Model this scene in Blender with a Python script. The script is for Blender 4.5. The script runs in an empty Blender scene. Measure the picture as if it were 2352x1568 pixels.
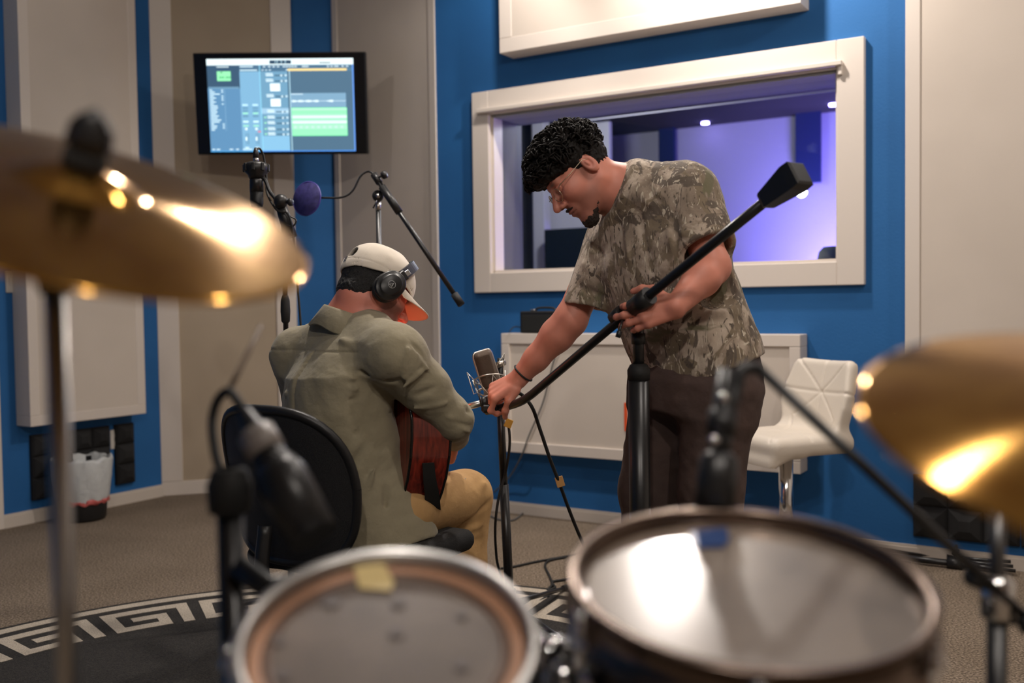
import bpy, bmesh, math, random
import numpy as np
from mathutils import Matrix, Vector
random.seed(7); RNG = np.random.default_rng(7)
SC = bpy.context.scene
COL = SC.collection
# ------------------------------------------------------------------ camera
FPX = 2287.0; CAMH = 1.15
PITCH = math.radians(2.15); ROLL = math.radians(0.78)
A = lambda *v: np.array(v if len(v) > 1 else v[0], float)
FW = A(0, math.cos(PITCH), -math.sin(PITCH)); _U = A(0, math.sin(PITCH), math.cos(PITCH)); _R = A(1, 0, 0)
CR = _R*math.cos(ROLL) - _U*math.sin(ROLL); CU = _R*math.sin(ROLL) + _U*math.cos(ROLL)
CP = A(0, 0, CAMH)
cam_d = bpy.data.cameras.new('camera'); cam = bpy.data.objects.new('camera', cam_d); COL.objects.link(cam)
cam.matrix_world = Matrix([[CR[0], CU[0], -FW[0], 0], [CR[1], CU[1], -FW[1], 0], [CR[2], CU[2], -FW[2], CAMH], [0, 0, 0, 1]])
cam_d.sensor_width = 36; cam_d.lens = 36*FPX/2352
cam_d.clip_start = 0.05
cam_d.dof.use_dof = True; cam_d.dof.focus_distance = 3.05; cam_d.dof.aperture_fstop = 2.0
SC.camera = cam
# ------------------------------------------------------------------ world, exposure
wd = bpy.data.worlds.new('world'); SC.world = wd; wd.use_nodes = True
wd.node_tree.nodes['Background'].inputs[0].default_value = (0.01, 0.01, 0.012, 1)
wd.node_tree.nodes['Background'].inputs[1].default_value = 1.0
SC.view_settings.view_transform = 'Standard'; SC.view_settings.look = 'None'
SC.view_settings.gamma = 1; SC.view_settings.use_curve_mapping = False
SC.view_settings.exposure = 0.36
# ------------------------------------------------------------------ ceiling lamps of the live room, with added fill lamps
def lamp(name, kind, loc, energy, color, size=0.1, target=None, spot=None, blend=0.5):
    l = bpy.data.lights.new(name, kind); l.energy = energy; l.color = color
    o = bpy.data.objects.new(name, l); COL.objects.link(o); o.location = loc
    if kind == 'AREA': l.shape = 'DISK'; l.size = size; l.spread = math.radians(120)
    elif kind == 'SPOT': l.shadow_soft_size = size; l.spot_size = math.radians(spot); l.spot_blend = blend
    else: l.shadow_soft_size = size
    if target is not None:
        o.rotation_euler = (Vector(target) - Vector(loc)).to_track_quat('-Z', 'Y').to_euler()
    return o
WARM = (1.0, 0.91, 0.83)
CEIL = 3.2
CEILING_AND_FILL = [((0.82, 4.24, 3.12), 9.5, (0.85, 4.5, 0)), ((2.3, 3.0, 3.12), 2.6, (2.2, 4.1, 1.2)), ((-0.42, 3.68, 3.12), 10.0, (0.1, 2.9, 0)),
              ((-1.6, 4.3, 3.12), 0.7, (-2.0, 5.8, 1.2)), ((-0.2, -0.5, 3.12), 6.5, (0.2, 2.8, 1.0)), ((1.2, -0.5, 3.12), 6.5, (0.6, 2.8, 1.0)), ((0.9, 1.9, 3.12), 3.0, (1.0, 2.4, 0)),  # the pair behind the camera is added as fill
              ((0.05, 4.75, 3.12), 2.4, (-0.6, 5.9, 1.3))]  # added spot that brightens the white corner panel
for i, (l, e, t) in enumerate(CEILING_AND_FILL):
    lamp('ceiling_and_fill_lamp', 'SPOT', l, e*9, WARM, 0.06, t, 132 if i == 2 else 110 if i == 7 else 165, 0.6)
# purple strip light of the control room
# ------------------------------------------------------------------ helpers
def W3(x, y, d):
    """the point that stands d metres into the room behind photo position (x, y)"""
    return CP + d*(FW + (x-1176)/FPX*CR + (784-y)/FPX*CU)
def ray(x, y): return FW + (x-1176)/FPX*CR + (784-y)/FPX*CU
def ground(x, y):
    v = ray(x, y); return CP + v*(-CAMH/v[2])
def unit(v): v = np.asarray(v, float); return v/np.linalg.norm(v)
def hexc(r, g, b):
    c = []
    for v in (r, g, b):
        v /= 255.0; c.append(v/12.92 if v <= 0.04045 else ((v+0.055)/1.055)**2.4)
    return (*c, 1.0)
MATS = {}
def mat(name, col, rough=0.6, metal=0.0, noise=None, bump=None, spec=0.5, emit=None, estr=1.0, sheen=0, trans=0, alpha=1, coat=0, aniso=None, attr=None, vary=None):
    if name in MATS: return MATS[name]
    m = bpy.data.materials.new(name); m.use_nodes = True; nt = m.node_tree; b = nt.nodes['Principled BSDF']
    L = nt.links.new
    b.inputs['Base Color'].default_value = col; b.inputs['Roughness'].default_value = rough; b.inputs['Metallic'].default_value = metal
    b.inputs['Specular IOR Level'].default_value = spec
    b.inputs['Sheen Weight'].default_value = sheen; b.inputs['Transmission Weight'].default_value = trans; b.inputs['Alpha'].default_value = alpha
    b.inputs['Coat Weight'].default_value = coat
    if emit: b.inputs['Emission Color'].default_value = emit; b.inputs['Emission Strength'].default_value = estr
    tc = nt.nodes.new('ShaderNodeTexCoord')
    if attr:
        at = nt.nodes.new('ShaderNodeAttribute'); at.attribute_name = attr; L(at.outputs['Color'], b.inputs['Base Color'])
    if noise:     # (scale, second colour, detail, low, high)
        n = nt.nodes.new('ShaderNodeTexNoise'); n.inputs['Scale'].default_value = noise[0]; n.inputs['Detail'].default_value = noise[2] if len(noise) > 2 else 4
        L(tc.outputs['Object'], n.inputs['Vector'])
        r = nt.nodes.new('ShaderNodeValToRGB'); r.color_ramp.elements[0].color = col; r.color_ramp.elements[1].color = noise[1]
        r.color_ramp.elements[0].position = noise[3] if len(noise) > 3 else 0.35; r.color_ramp.elements[1].position = noise[4] if len(noise) > 4 else 0.65
        L(n.outputs['Fac'], r.inputs['Fac']); L(r.outputs['Color'], b.inputs['Base Color'])
    if bump:      # (scale, strength, detail)
        n = nt.nodes.new('ShaderNodeTexNoise'); n.inputs['Scale'].default_value = bump[0]; n.inputs['Detail'].default_value = bump[2] if len(bump) > 2 else 3
        L(tc.outputs['Object'], n.inputs['Vector'])
        bp = nt.nodes.new('ShaderNodeBump'); bp.inputs['Strength'].default_value = bump[1]; bp.inputs['Distance'].default_value = bump[3] if len(bump) > 3 else 0.004
        L(n.outputs['Fac'], bp.inputs['Height']); L(bp.outputs['Normal'], b.inputs['Normal'])
    if aniso:
        b.inputs['Anisotropic'].default_value = aniso; b.inputs['Anisotropic Rotation'].default_value = .25
        t = nt.nodes.new('ShaderNodeTangent'); t.direction_type = 'RADIAL'; t.axis = 'Z'; L(t.outputs['Tangent'], b.inputs['Tangent'])
    MATS[name] = m
    return m
def tag(o, label=None, cat=None, group=None, kind=None):
    if label: o['label'] = label
    if cat: o['category'] = cat
    if group: o['group'] = group
    if kind: o['kind'] = kind
    return o
def empty(name, loc, label, cat, group=None):
    o = bpy.data.objects.new(name, None); COL.objects.link(o); o.location = tuple(loc); o.empty_display_size = 0.1
    return tag(o, label, cat, group)
def origin_of(o):
    l = Vector((0, 0, 0))
    while o is not None: l += o.location; o = o.parent
    return l
def link(name, me, parent=None, loc=None):
    """mesh data are in world coordinates; the object sits at the origin of its parent"""
    o = bpy.data.objects.new(name, me); COL.objects.link(o)
    if parent is not None:
        o.parent = parent
        o.location = Vector(loc if loc is not None else (0, 0, 0)) - origin_of(parent)
    elif loc is not None: o.location = loc
    return o
def frame_from(z, x=None):
    z = unit(z)
    if x is None: x = A(1, 0, 0) if abs(z[0]) < 0.9 else A(0, 1, 0)
    x = unit(np.asarray(x, float) - z*np.dot(x, z)); y = np.cross(z, x)
    return np.stack([x, y, z], 1)
class MB:
    """collects shapes, in world coordinates, for ONE mesh object"""
    def __init__(s): s.v = []; s.f = []; s.m = []; s.mi = 0; s.n = 0; s.sm = []
    def add(s, v, f, smooth=False):
        v = np.asarray(v, float); s.v.append(v)
        for q in f: s.f.append([i+s.n for i in q]); s.m.append(s.mi); s.sm.append(smooth)
        s.n += len(v); return s
    def box(s, c, size, R=None, bevel=0.0):
        h = np.asarray(size, float)/2; R = np.eye(3) if R is None else R
        if bevel > 0:
            b = min(bevel, min(h)*0.9); v = []; idx = {}
            for sx in (-1, 1):
                for sy in (-1, 1):
                    for sz in (-1, 1):
                        for a in range(3):
                            q = A(sx*(h[0]-b), sy*(h[1]-b), sz*(h[2]-b)); q[a] = (sx, sy, sz)[a]*h[a]
                            idx[(sx, sy, sz, a)] = len(v); v.append(q)
            f = []
            for a in range(3):
                o1, o2 = [k for k in range(3) if k != a]
                for sg in (-1, 1):
                    qs = []
                    for (p, q) in ((-1, -1), (1, -1), (1, 1), (-1, 1)):
                        t = [0, 0, 0]; t[a] = sg; t[o1] = p; t[o2] = q; qs.append(idx[(*t, a)])
                    f.append(qs if (sg > 0) ^ (a == 1) else qs[::-1])
            for a in range(3):
                o1, o2 = [k for k in range(3) if k != a]
                for p in (-1, 1):
                    for q in (-1, 1):
                        t0 = [0, 0, 0]; t1 = [0, 0, 0]; t0[a] = -1; t1[a] = 1
                        for t in (t0, t1): t[o1] = p; t[o2] = q
                        f.append([idx[(*t0, o1)], idx[(*t1, o1)], idx[(*t1, o2)], idx[(*t0, o2)]])
            for sx in (-1, 1):
                for sy in (-1, 1):
                    for sz in (-1, 1): f.append([idx[(sx, sy, sz, a)] for a in range(3)])
            v = np.array(v)
        else:
            v = A([(x, y, z) for x in (-1, 1) for y in (-1, 1) for z in (-1, 1)])*h
            f = [(0, 1, 3, 2), (4, 6, 7, 5), (0, 4, 5, 1), (2, 3, 7, 6), (0, 2, 6, 4), (1, 5, 7, 3)]
        return s.add(v@R.T + np.asarray(c, float), f)
    def tube(s, path, r, n=12, cap=True, up=None):
        P = np.asarray(path, float); m = len(P); r = np.full(m, r) if np.isscalar(r) else np.asarray(r, float)
        T = np.gradient(P, axis=0) if m > 2 else np.repeat((P[1]-P[0])[None], 2, 0)
        T /= np.linalg.norm(T, axis=1)[:, None] + 1e-12
        x = frame_from(T[0], up)[:, 0]; V = []; F = []
        a = np.linspace(0, 2*np.pi, n, endpoint=False)
        for i in range(m):
            x = x - T[i]*np.dot(x, T[i]); x /= np.linalg.norm(x); y = np.cross(T[i], x)
            V.append(P[i] + r[i]*(np.cos(a)[:, None]*x + np.sin(a)[:, None]*y))
        V = np.concatenate(V)
        for i in range(m-1):
            for j in range(n):
                k = (j+1) % n; F.append((i*n+j, i*n+k, (i+1)*n+k, (i+1)*n+j))
        s.add(V, F, True)
        if cap:
            b = s.n - len(V)
            s.f.append([b+j for j in range(n)][::-1]); s.f.append([b+(m-1)*n+j for j in range(n)])
            s.m += [s.mi]*2; s.sm += [False]*2
        return s
    def lathe(s, prof, o, axis, n=32, x=None, wob=None):
        """prof: list of (radius, height along axis)"""
        R = frame_from(axis, x); a = np.linspace(0, 2*np.pi, n, endpoint=False); V = []; F = []
        for i, (r, h) in enumerate(prof):
            rr = np.full(n, max(r, 1e-5)); hh = np.full(n, h)
            if wob is not None: rr = rr*(1 + wob(i, a)[0]); hh = hh + wob(i, a)[1]
            V.append(np.stack([np.cos(a)*rr, np.sin(a)*rr, hh], 1)@R.T + np.asarray(o, float))
        m = len(prof)
        for i in range(m-1):
            for j in range(n):
                k = (j+1) % n; F.append((i*n+j, i*n+k, (i+1)*n+k, (i+1)*n+j))
        return s.add(np.concatenate(V), F, True)
    def prism(s, poly, o, ex, ey, ez, h):
        """polygon in the ex/ey plane, extruded by h along ez"""
        P = np.asarray(poly, float); n = len(P); ex, ey, ez = map(lambda q: np.asarray(q, float), (ex, ey, ez))
        b = np.asarray(o, float) + P[:, :1]*ex + P[:, 1:2]*ey; V = np.concatenate([b, b+ez*h])
        F = [list(range(n))[::-1], [n+i for i in range(n)]] + [(i, (i+1) % n, n+(i+1) % n, n+i) for i in range(n)]
        return s.add(V, F)
    def ball(s, c, r, n=16, R=None, sc=(1, 1, 1)):
        m = n//2; V = []; F = []; R = np.eye(3) if R is None else R
        for i in range(m+1):
            t = np.pi*i/m
            for j in range(n):
                q = 2*np.pi*j/n; V.append((math.sin(t)*math.cos(q)*sc[0], math.sin(t)*math.sin(q)*sc[1], math.cos(t)*sc[2]))
        for i in range(m):
            for j in range(n):
                k = (j+1) % n; F.append((i*n+j, (i+1)*n+j, (i+1)*n+k, i*n+k))
        return s.add(np.array(V)*r@R.T + np.asarray(c, float), F, True)
    def build(s, name, mats, parent=None, fix=True):
        me = bpy.data.meshes.new(name); me.from_pydata(np.concatenate(s.v).tolist(), [], s.f)
        for m in (mats if isinstance(mats, (list, tuple)) else [mats]): me.materials.append(m)
        me.polygons.foreach_set('material_index', s.m); me.polygons.foreach_set('use_smooth', s.sm)
        if fix:
            bm = bmesh.new(); bm.from_mesh(me); bmesh.ops.recalc_face_normals(bm, faces=bm.faces); bm.to_mesh(me); bm.free()
        me.update()
        return link(name, me, parent)
def spline(pts, n=8):
    """Catmull-Rom through points"""
    P = np.asarray(pts, float); P = np.concatenate([[2*P[0]-P[1]], P, [2*P[-1]-P[-2]]]); out = []
    for i in range(1, len(P)-2):
        for t in np.linspace(0, 1, n, endpoint=False):
            a, b, c, d = P[i-1:i+3]
            out.append(0.5*((2*b) + (-a+c)*t + (2*a-5*b+4*c-d)*t*t + (-a+3*b-3*c+d)*t**3))
    out.append(P[-2]); return np.array(out)
# ------------------------------------------------------------------ implicit surfaces, for bodies and cloth
def s_rc(P, a, b, ra, rb):
    a = np.asarray(a, np.float32); ba = np.asarray(b, np.float32) - a; pa = P - a
    h = np.clip(pa@ba/max(float(ba@ba), 1e-12), 0, 1)
    return np.linalg.norm(pa - h[:, None]*ba, axis=1) - (ra + (rb-ra)*h)
def s_ell(P, c, r, R=None):
    q = P - np.asarray(c, np.float32)
    if R is not None: q = q@np.asarray(R, np.float32)
    r = np.asarray(r, np.float32); k0 = np.linalg.norm(q/r, axis=1); k1 = np.linalg.norm(q/(r*r), axis=1) + 1e-9
    return k0*(k0-1)/k1
def s_box(P, c, h, R=None, rad=0.01):
    q = P - np.asarray(c, np.float32)
    if R is not None: q = q@np.asarray(R, np.float32)
    q = np.abs(q) - (np.asarray(h, np.float32) - rad)
    return np.linalg.norm(np.maximum(q, 0), axis=1) + np.minimum(q.max(1), 0) - rad
def smin(a, b, k):
    h = np.maximum(k - np.abs(a-b), 0)/k
    return np.minimum(a, b) - h*h*k*0.25
def smax(a, b, k): return -smin(-a, -b, k)
_LAT = np.random.default_rng(3).random((32, 32, 32)).astype(np.float32)*2-1
def vnoise(P, scale):
    q = P*scale; i = np.floor(q).astype(int); f = (q-i); f = f*f*(3-2*f); i &= 31; j = (i+1) & 31
    X, Y, Z = f.T
    g = lambda a, b, c: _LAT[a, b, c]
    c00 = g(i[:, 0], i[:, 1], i[:, 2])*(1-X) + g(j[:, 0], i[:, 1], i[:, 2])*X
    c10 = g(i[:, 0], j[:, 1], i[:, 2])*(1-X) + g(j[:, 0], j[:, 1], i[:, 2])*X
    c01 = g(i[:, 0], i[:, 1], j[:, 2])*(1-X) + g(j[:, 0], i[:, 1], j[:, 2])*X
    c11 = g(i[:, 0], j[:, 1], j[:, 2])*(1-X) + g(j[:, 0], j[:, 1], j[:, 2])*X
    return (c00*(1-Y)+c10*Y)*(1-Z) + (c01*(1-Y)+c11*Y)*Z
def folds(P, L):
    """cloth folds: (a, b, width, height) ridge (+) or crease (-) along the segment a-b"""
    d = np.zeros(len(P), np.float32)
    for a, b, w, h in L:
        a = np.asarray(a, np.float32); ba = np.asarray(b, np.float32)-a; pa = P-a
        t = np.clip(pa@ba/float(ba@ba), 0, 1); r = np.linalg.norm(pa - t[:, None]*ba, axis=1)
        d += h*np.exp(-(r/w)**2)*np.clip(np.minimum(t*6, (1-t)*3)+0.35, 0, 1)
    return d
def sdf_mesh(fn, lo, hi, vox):
    """surface nets over fn (negative inside); returns vertices, quads"""
    lo = np.asarray(lo, float); hi = np.asarray(hi, float); B = 8
    nb = np.ceil((hi-lo)/(vox*B)).astype(int); n = nb*B+1
    V = np.full(n, 1.0, np.float32)
    g = np.stack(np.meshgrid(*[np.arange(k) for k in nb], indexing='ij'), -1).reshape(-1, 3)
    c = (lo + (g*B+B/2)*vox).astype(np.float32); d = fn(c)
    half = vox*B*0.5*1.75
    for k in np.where(d < -half*1.3)[0]:
        a = g[k]*B; V[a[0]:a[0]+B+1, a[1]:a[1]+B+1, a[2]:a[2]+B+1] = -1
    act = g[np.abs(d) <= half*1.3]
    ar = np.stack(np.meshgrid(*[np.arange(B+1)]*3, indexing='ij'), -1).reshape(-1, 3)
    CH = 1500
    for s in range(0, len(act), CH):
        ai = act[s:s+CH]; idx = (ai[:, None]*B + ar[None]).reshape(-1, 3)
        V[idx[:, 0], idx[:, 1], idx[:, 2]] = fn((lo + idx*vox).astype(np.float32))
    S = V < 0
    cs = np.zeros(np.array(n)-1, np.int8)
    for dx in (0, 1):
        for dy in (0, 1):
            for dz in (0, 1): cs += S[dx:n[0]-1+dx, dy:n[1]-1+dy, dz:n[2]-1+dz]
    cell = np.argwhere((cs > 0) & (cs < 8)); ids = np.full(cs.shape, -1, np.int32); ids[cell[:, 0], cell[:, 1], cell[:, 2]] = np.arange(len(cell))
    acc = np.zeros((len(cell), 3)); cnt = np.zeros(len(cell))
    E = []
    for ax in range(3):
        o = [k for k in range(3) if k != ax]
        for p in (0, 1):
            for q in (0, 1):
                a = [0, 0, 0]; a[o[0]] = p; a[o[1]] = q; b = a.copy(); b[ax] = 1; E.append((a, b, ax))
    for a, b, ax in E:
        va = V[cell[:, 0]+a[0], cell[:, 1]+a[1], cell[:, 2]+a[2]]; vb = V[cell[:, 0]+b[0], cell[:, 1]+b[1], cell[:, 2]+b[2]]
        m = (va < 0) != (vb < 0); t = va[m]/(va[m]-vb[m])
        p = np.tile(np.array(a, float), (m.sum(), 1)); p[:, ax] = t; acc[m] += p; cnt[m] += 1
    P = lo + (cell + acc/cnt[:, None])*vox
    F = []
    for ax in range(3):
        o = [(1, 2), (2, 0), (0, 1)][ax]
        sl0 = [slice(None)]*3; sl1 = [slice(None)]*3; sl0[ax] = slice(0, -1); sl1[ax] = slice(1, None)
        s0 = S[tuple(sl0)]; ch = s0 != S[tuple(sl1)]
        e = np.argwhere(ch); ok = (e[:, o[0]] > 0) & (e[:, o[1]] > 0) & (e[:, o[0]] < n[o[0]]-1) & (e[:, o[1]] < n[o[1]]-1); e = e[ok]
        neg = s0[e[:, 0], e[:, 1], e[:, 2]]
        q = []
        for (da, db) in ((-1, -1), (0, -1), (0, 0), (-1, 0)):
            k = e.copy(); k[:, o[0]] += da; k[:, o[1]] += db; q.append(ids[k[:, 0], k[:, 1], k[:, 2]])
        q = np.stack(q, 1); q[~neg] = q[~neg][:, ::-1]; F.append(q)
    return P, np.concatenate(F)
def np_mesh(name, V, F, mats, smooth=True):
    me = bpy.data.meshes.new(name); V = np.asarray(V, np.float32); F = np.asarray(F, np.int32); k = F.shape[1]
    me.vertices.add(len(V)); me.vertices.foreach_set('co', V.ravel())
    me.loops.add(F.size); me.loops.foreach_set('vertex_index', F.ravel())
    me.polygons.add(len(F)); me.polygons.foreach_set('loop_start', np.arange(0, F.size, k, dtype=np.int32))
    me.polygons.foreach_set('use_smooth', np.full(len(F), smooth))
    for m in (mats if isinstance(mats, (list, tuple)) else [mats]): me.materials.append(m)
    me.update(); me.validate(); return me
def sdf_obj(name, fn, lo, hi, vox, m, parent=None, color=None):
    V, F = sdf_mesh(fn, lo, hi, vox); me = np_mesh(name, V, F, m)
    if color is not None:
        at = me.color_attributes.new('tint', 'FLOAT_COLOR', 'POINT'); c = np.ones((len(V), 4), np.float32); c[:, :3] = color(V)
        at.data.foreach_set('color', c.ravel())
    return link(name, me, parent)
# ------------------------------------------------------------------ materials of the room
M_BLUE = mat('blue_wall_paint', hexc(26, 94, 156), 0.75, bump=(90, 0.25, 4, 0.003), noise=(3.0, hexc(29, 99, 162), 3))
M_WHITE = mat('white_painted_wood', hexc(218, 208, 198), 0.5, bump=(60, 0.05))
M_FAB = mat('off_white_panel_fabric', hexc(212, 201, 189), 0.9, bump=(700, 0.2, 2, 0.001), noise=(2.0, hexc(205, 194, 182), 2), sheen=0.1)
M_BEIGE = mat('beige_panel_fabric', hexc(184, 168, 147), 0.92, bump=(700, 0.2, 2, 0.001), noise=(2.5, hexc(176, 160, 139), 2))
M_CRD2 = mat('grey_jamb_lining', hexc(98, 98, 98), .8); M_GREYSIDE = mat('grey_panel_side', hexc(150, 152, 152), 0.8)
M_BASE = mat('baseboard_paint', hexc(205, 195, 184), 0.5)
M_CEIL = mat('ceiling_tile', hexc(205, 202, 198), 0.9, bump=(120, 0.3))
M_BLACK = mat('black_plastic', (0.012, 0.012, 0.013, 1), 0.42)
M_BLKMET = mat('black_coated_metal', (0.011, 0.011, 0.012, 1), 0.33, spec=0.6)
M_RUBBER = mat('black_rubber', (0.014, 0.014, 0.014, 1), 0.7)
M_CHROME = mat('chrome', (0.78, 0.78, 0.78, 1), 0.12, 1.0)
M_STEEL = mat('brushed_steel', (0.55, 0.54, 0.52, 1), 0.32, 1.0)
M_FOAM = mat('black_acoustic_foam', (0.013, 0.013, 0.014, 1), 0.95, bump=(350, 0.4))
M_FOAM2 = mat('charcoal_acoustic_foam', (0.02, 0.02, 0.021, 1), 0.95, bump=(350, 0.4))
M_TAPE = mat('tan_masking_tape', hexc(214, 160, 96), 0.7)
M_PLATE = mat('white_plastic_plate', hexc(205, 200, 192), 0.4)
# carpet: speckled grey brown loop pile
def carpet_mat():
    m = bpy.data.materials.new('speckled_carpet'); m.use_nodes = True; nt = m.node_tree; L = nt.links.new; b = nt.nodes['Principled BSDF']
    tc = nt.nodes.new('ShaderNodeTexCoord')
    n1 = nt.nodes.new('ShaderNodeTexNoise'); n1.inputs['Scale'].default_value = 130; n1.inputs['Detail'].default_value = 4
    n2 = nt.nodes.new('ShaderNodeTexNoise'); n2.inputs['Scale'].default_value = 2.2; n2.inputs['Detail'].default_value = 3
    L(tc.outputs['Object'], n1.inputs['Vector']); L(tc.outputs['Object'], n2.inputs['Vector'])
    r = nt.nodes.new('ShaderNodeValToRGB'); e = r.color_ramp.elements
    e[0].position = 0.33; e[0].color = hexc(88, 78, 68); e[1].position = 0.68; e[1].color = hexc(166, 150, 132)
    k = e.new(0.5); k.color = hexc(128, 114, 99)
    L(n1.outputs['Fac'], r.inputs['Fac'])
    mx = nt.nodes.new('ShaderNodeMixRGB'); mx.blend_type = 'MULTIPLY'; mx.inputs[0].default_value = 0.35
    r2 = nt.nodes.new('ShaderNodeValToRGB'); r2.color_ramp.elements[0].position = 0.35; r2.color_ramp.elements[0].color = (0.6, 0.58, 0.55, 1); r2.color_ramp.elements[1].position = 0.6; r2.color_ramp.elements[1].color = (1, 1, 1, 1)
    L(n2.outputs['Fac'], r2.inputs['Fac']); L(r.outputs['Color'], mx.inputs[1]); L(r2.outputs['Color'], mx.inputs[2]); L(mx.outputs['Color'], b.inputs['Base Color'])
    bp = nt.nodes.new('ShaderNodeBump'); bp.inputs['Strength'].default_value = 0.6; bp.inputs['Distance'].default_value = 0.006; L(n1.outputs['Fac'], bp.inputs['Height']); L(bp.outputs['Normal'], b.inputs['Normal'])
    b.inputs['Roughness'].default_value = 0.95; b.inputs['Specular IOR Level'].default_value = 0.1
    return m
M_CARPET = carpet_mat()
# ------------------------------------------------------------------ wall planes
UPZ = A(0, 0, 1)
class Wall:
    def __init__(s, o, e, n):
        s.o = A(o[0], o[1], 0); s.e = unit(A(e[0], e[1], 0)); s.n = unit(A(n[0], n[1], 0)); s.R = np.stack([s.e, s.n, UPZ], 1)
    def pt(s, a, z, off=0.0): return s.o + a*s.e + off*s.n + z*UPZ
    def uv(s, x, y, off=0.0):
        v = ray(x, y); o = s.o + off*s.n; t = np.dot(o-CP, s.n)/np.dot(v, s.n); q = CP + v*t - s.o
        return float(np.dot(q, s.e)), float(q[2])
    def slab(s, mb, a0, a1, z0, z1, o0, o1, bevel=0.0):
        return mb.box(s.pt((a0+a1)/2, (z0+z1)/2, (o0+o1)/2), (abs(a1-a0), abs(o1-o0), abs(z1-z0)), s.R, bevel)
def wall_between(p, q):
    p = A(p[0], p[1], 0); q = A(q[0], q[1], 0); e = unit(q-p); n = A(-e[1], e[0], 0)
    if np.dot(n, A(0, 2.5, 0)-p) < 0: n = -n
    w = Wall(p, e, n); w.len = float(np.linalg.norm(q-p)); return w
WX = lambda x: 5.454-0.61*x                                   # the window wall, in plan
gL0 = ground(0, 1215); gC = ground(371, 1139); gB1 = ground(692, 1119); gW0 = A(-0.40, WX(-0.40), 0); gS1 = ground(786, 1112)
dirL = unit(gL0-gC); pL = gC + dirL*2.0
WL = wall_between(gC, pL)                                     # left wall (blue)
WB = wall_between(gC, gB1)                                    # left corner panel
WS = wall_between(gB1+A(-.02, .05, 0), gS1+A(.10, .05, 0))    # blue strip at the back
WC = wall_between(gS1, gW0)                                   # right corner panel
WW = wall_between(gW0, (3.0, WX(3.0)))                        # wall with the control room window
def struct(o): o['kind'] = 'structure'; return o
def plain_wall(name, w, m=None, a0=0, a1=None, t=0.12):
    mb = MB(); w.slab(mb, a0, w.len if a1 is None else a1, 0, CEIL, -t, 0); return struct(mb.build(name, m or M_BLUE))
plain_wall('wall_left', WL, a0=-0.3)
plain_wall('wall_back', WS, a0=-0.05)
plain_wall('wall_corner_left', Wall(WB.o-WB.n*.08, WB.e, WB.n), a0=-0.02, a1=WB.len+.02)
plain_wall('wall_corner_right', Wall(WC.o-WC.n*.08, WC.e, WC.n), a0=-0.05, a1=WC.len+.03)
WS1 = wall_between(pL, (pL[0], -1.7)); plain_wall('wall_side_left', WS1, a0=-.1)
WS2 = wall_between((3.0, WX(3.0)), (3.0, -1.7)); plain_wall('wall_side_right', WS2, M_FAB, a0=-.1)
plain_wall('wall_rear', wall_between((pL[0], -1.7), (3.0, -1.7)), M_FAB)
# window wall with its opening
so0 = WW.uv(1128, 440)[0]; so1 = WW.uv(1931, 380)[0]; zo0 = WW.uv(1540, 616)[1]; zo1 = WW.uv(1540, 208)[1]
mb = MB()
for a0, a1, z0, z1 in ((-0.03, so0, 0, CEIL), (so1, WW.len+.1, 0, CEIL), (so0, so1, 0, zo0), (so0, so1, zo1, CEIL)): WW.slab(mb, a0, a1, z0, z1, -0.16, 0)
struct(mb.build('wall_window', M_BLUE))
mb = MB(); mb.prism([(pL[0]-.3, -1.9), (3.3, -1.9), (3.3, WX(3.3)), (-.4, 5.75), (-1.0, 6.75), (-2.4, 6.75), (pL[0]-.3, 4.6)], (0, 0, -0.05), (1, 0, 0), (0, 1, 0), UPZ, 0.05)
struct(mb.build('floor', M_CARPET))
mb = MB(); mb.box((0, 2.6, CEIL+.05), (9, 9.4, .1)); struct(mb.build('ceiling', M_CEIL))
# baseboards
def baseboard(name, w, a0, a1, h, t=0.016):
    mb = MB(); w.slab(mb, a0, a1, 0, h-.012, 0, t); w.slab(mb, a0, a1, h-.012, h, 0, t*.6); return struct(mb.build(name, M_BASE))
hb = 0.062
baseboard('baseboard_left', WL, 0.0, WL.len, 0.072)
baseboard('baseboard_window', WW, 0.0, WW.len, hb)
baseboard('baseboard_back', WS, -.02, WS.len, hb)
# door trim at the very left of the left wall
t0 = WL.uv(3, 1000, .02)[0]
mb = MB(); WL.slab(mb, t0, t0+.09, 0, 2.2, 0, .025, .004); struct(mb.build('trim_1', M_WHITE))
# ------------------------------------------------------------------ acoustic panels
def framed_panel(name, label, w, a0, a1, z0, z1, o0, o1, rail, fab, inset=0.006, rails='LRTB', side=None, railw=None):
    r = empty(name, w.pt((a0+a1)/2, z0, o0), label, 'sound absorber')
    rt = railw or rail
    mb = MB(); w.slab(mb, a0+.002, a1-.002, z0+.002, z1-.002, o0, o1-inset); mb.build('fabric', fab, r)
    g = 0.0015
    if 'L' in rails: m = MB(); w.slab(m, a0, a0+rt, z0+(rail+g if 'B' in rails else 0), z1-(rail+g if 'T' in rails else 0), o0, o1, .002); m.build('frame_rail', M_WHITE, r)
    if 'R' in rails: m = MB(); w.slab(m, a1-rt, a1, z0+(rail+g if 'B' in rails else 0), z1-(rail+g if 'T' in rails else 0), o0, o1, .002); m.build('frame_rail', M_WHITE, r)
    if 'T' in rails: m = MB(); w.slab(m, a0, a1, z1-rail, z1, o0, o1, .002); m.build('frame_rail', M_WHITE, r)
    if 'B' in rails: m = MB(); w.slab(m, a0, a1, z0, z0+rail, o0, o1, .002); m.build('frame_rail', M_WHITE, r)
    return r
# panel on the left wall: its front stands 14 cm proud
pa0 = WL.uv(336, 950, .13)[0]; pa1 = WL.uv(70, 960, .13)[0]; pz0 = WL.uv(200, 965, .13)[1]
framed_panel('acoustic_absorber', 'tall off-white fabric panel on the blue left wall above the black foam', WL, pa0, pa1, pz0, 3.12, 0, .13, .055, M_FAB, .002, 'LRB')
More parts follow.
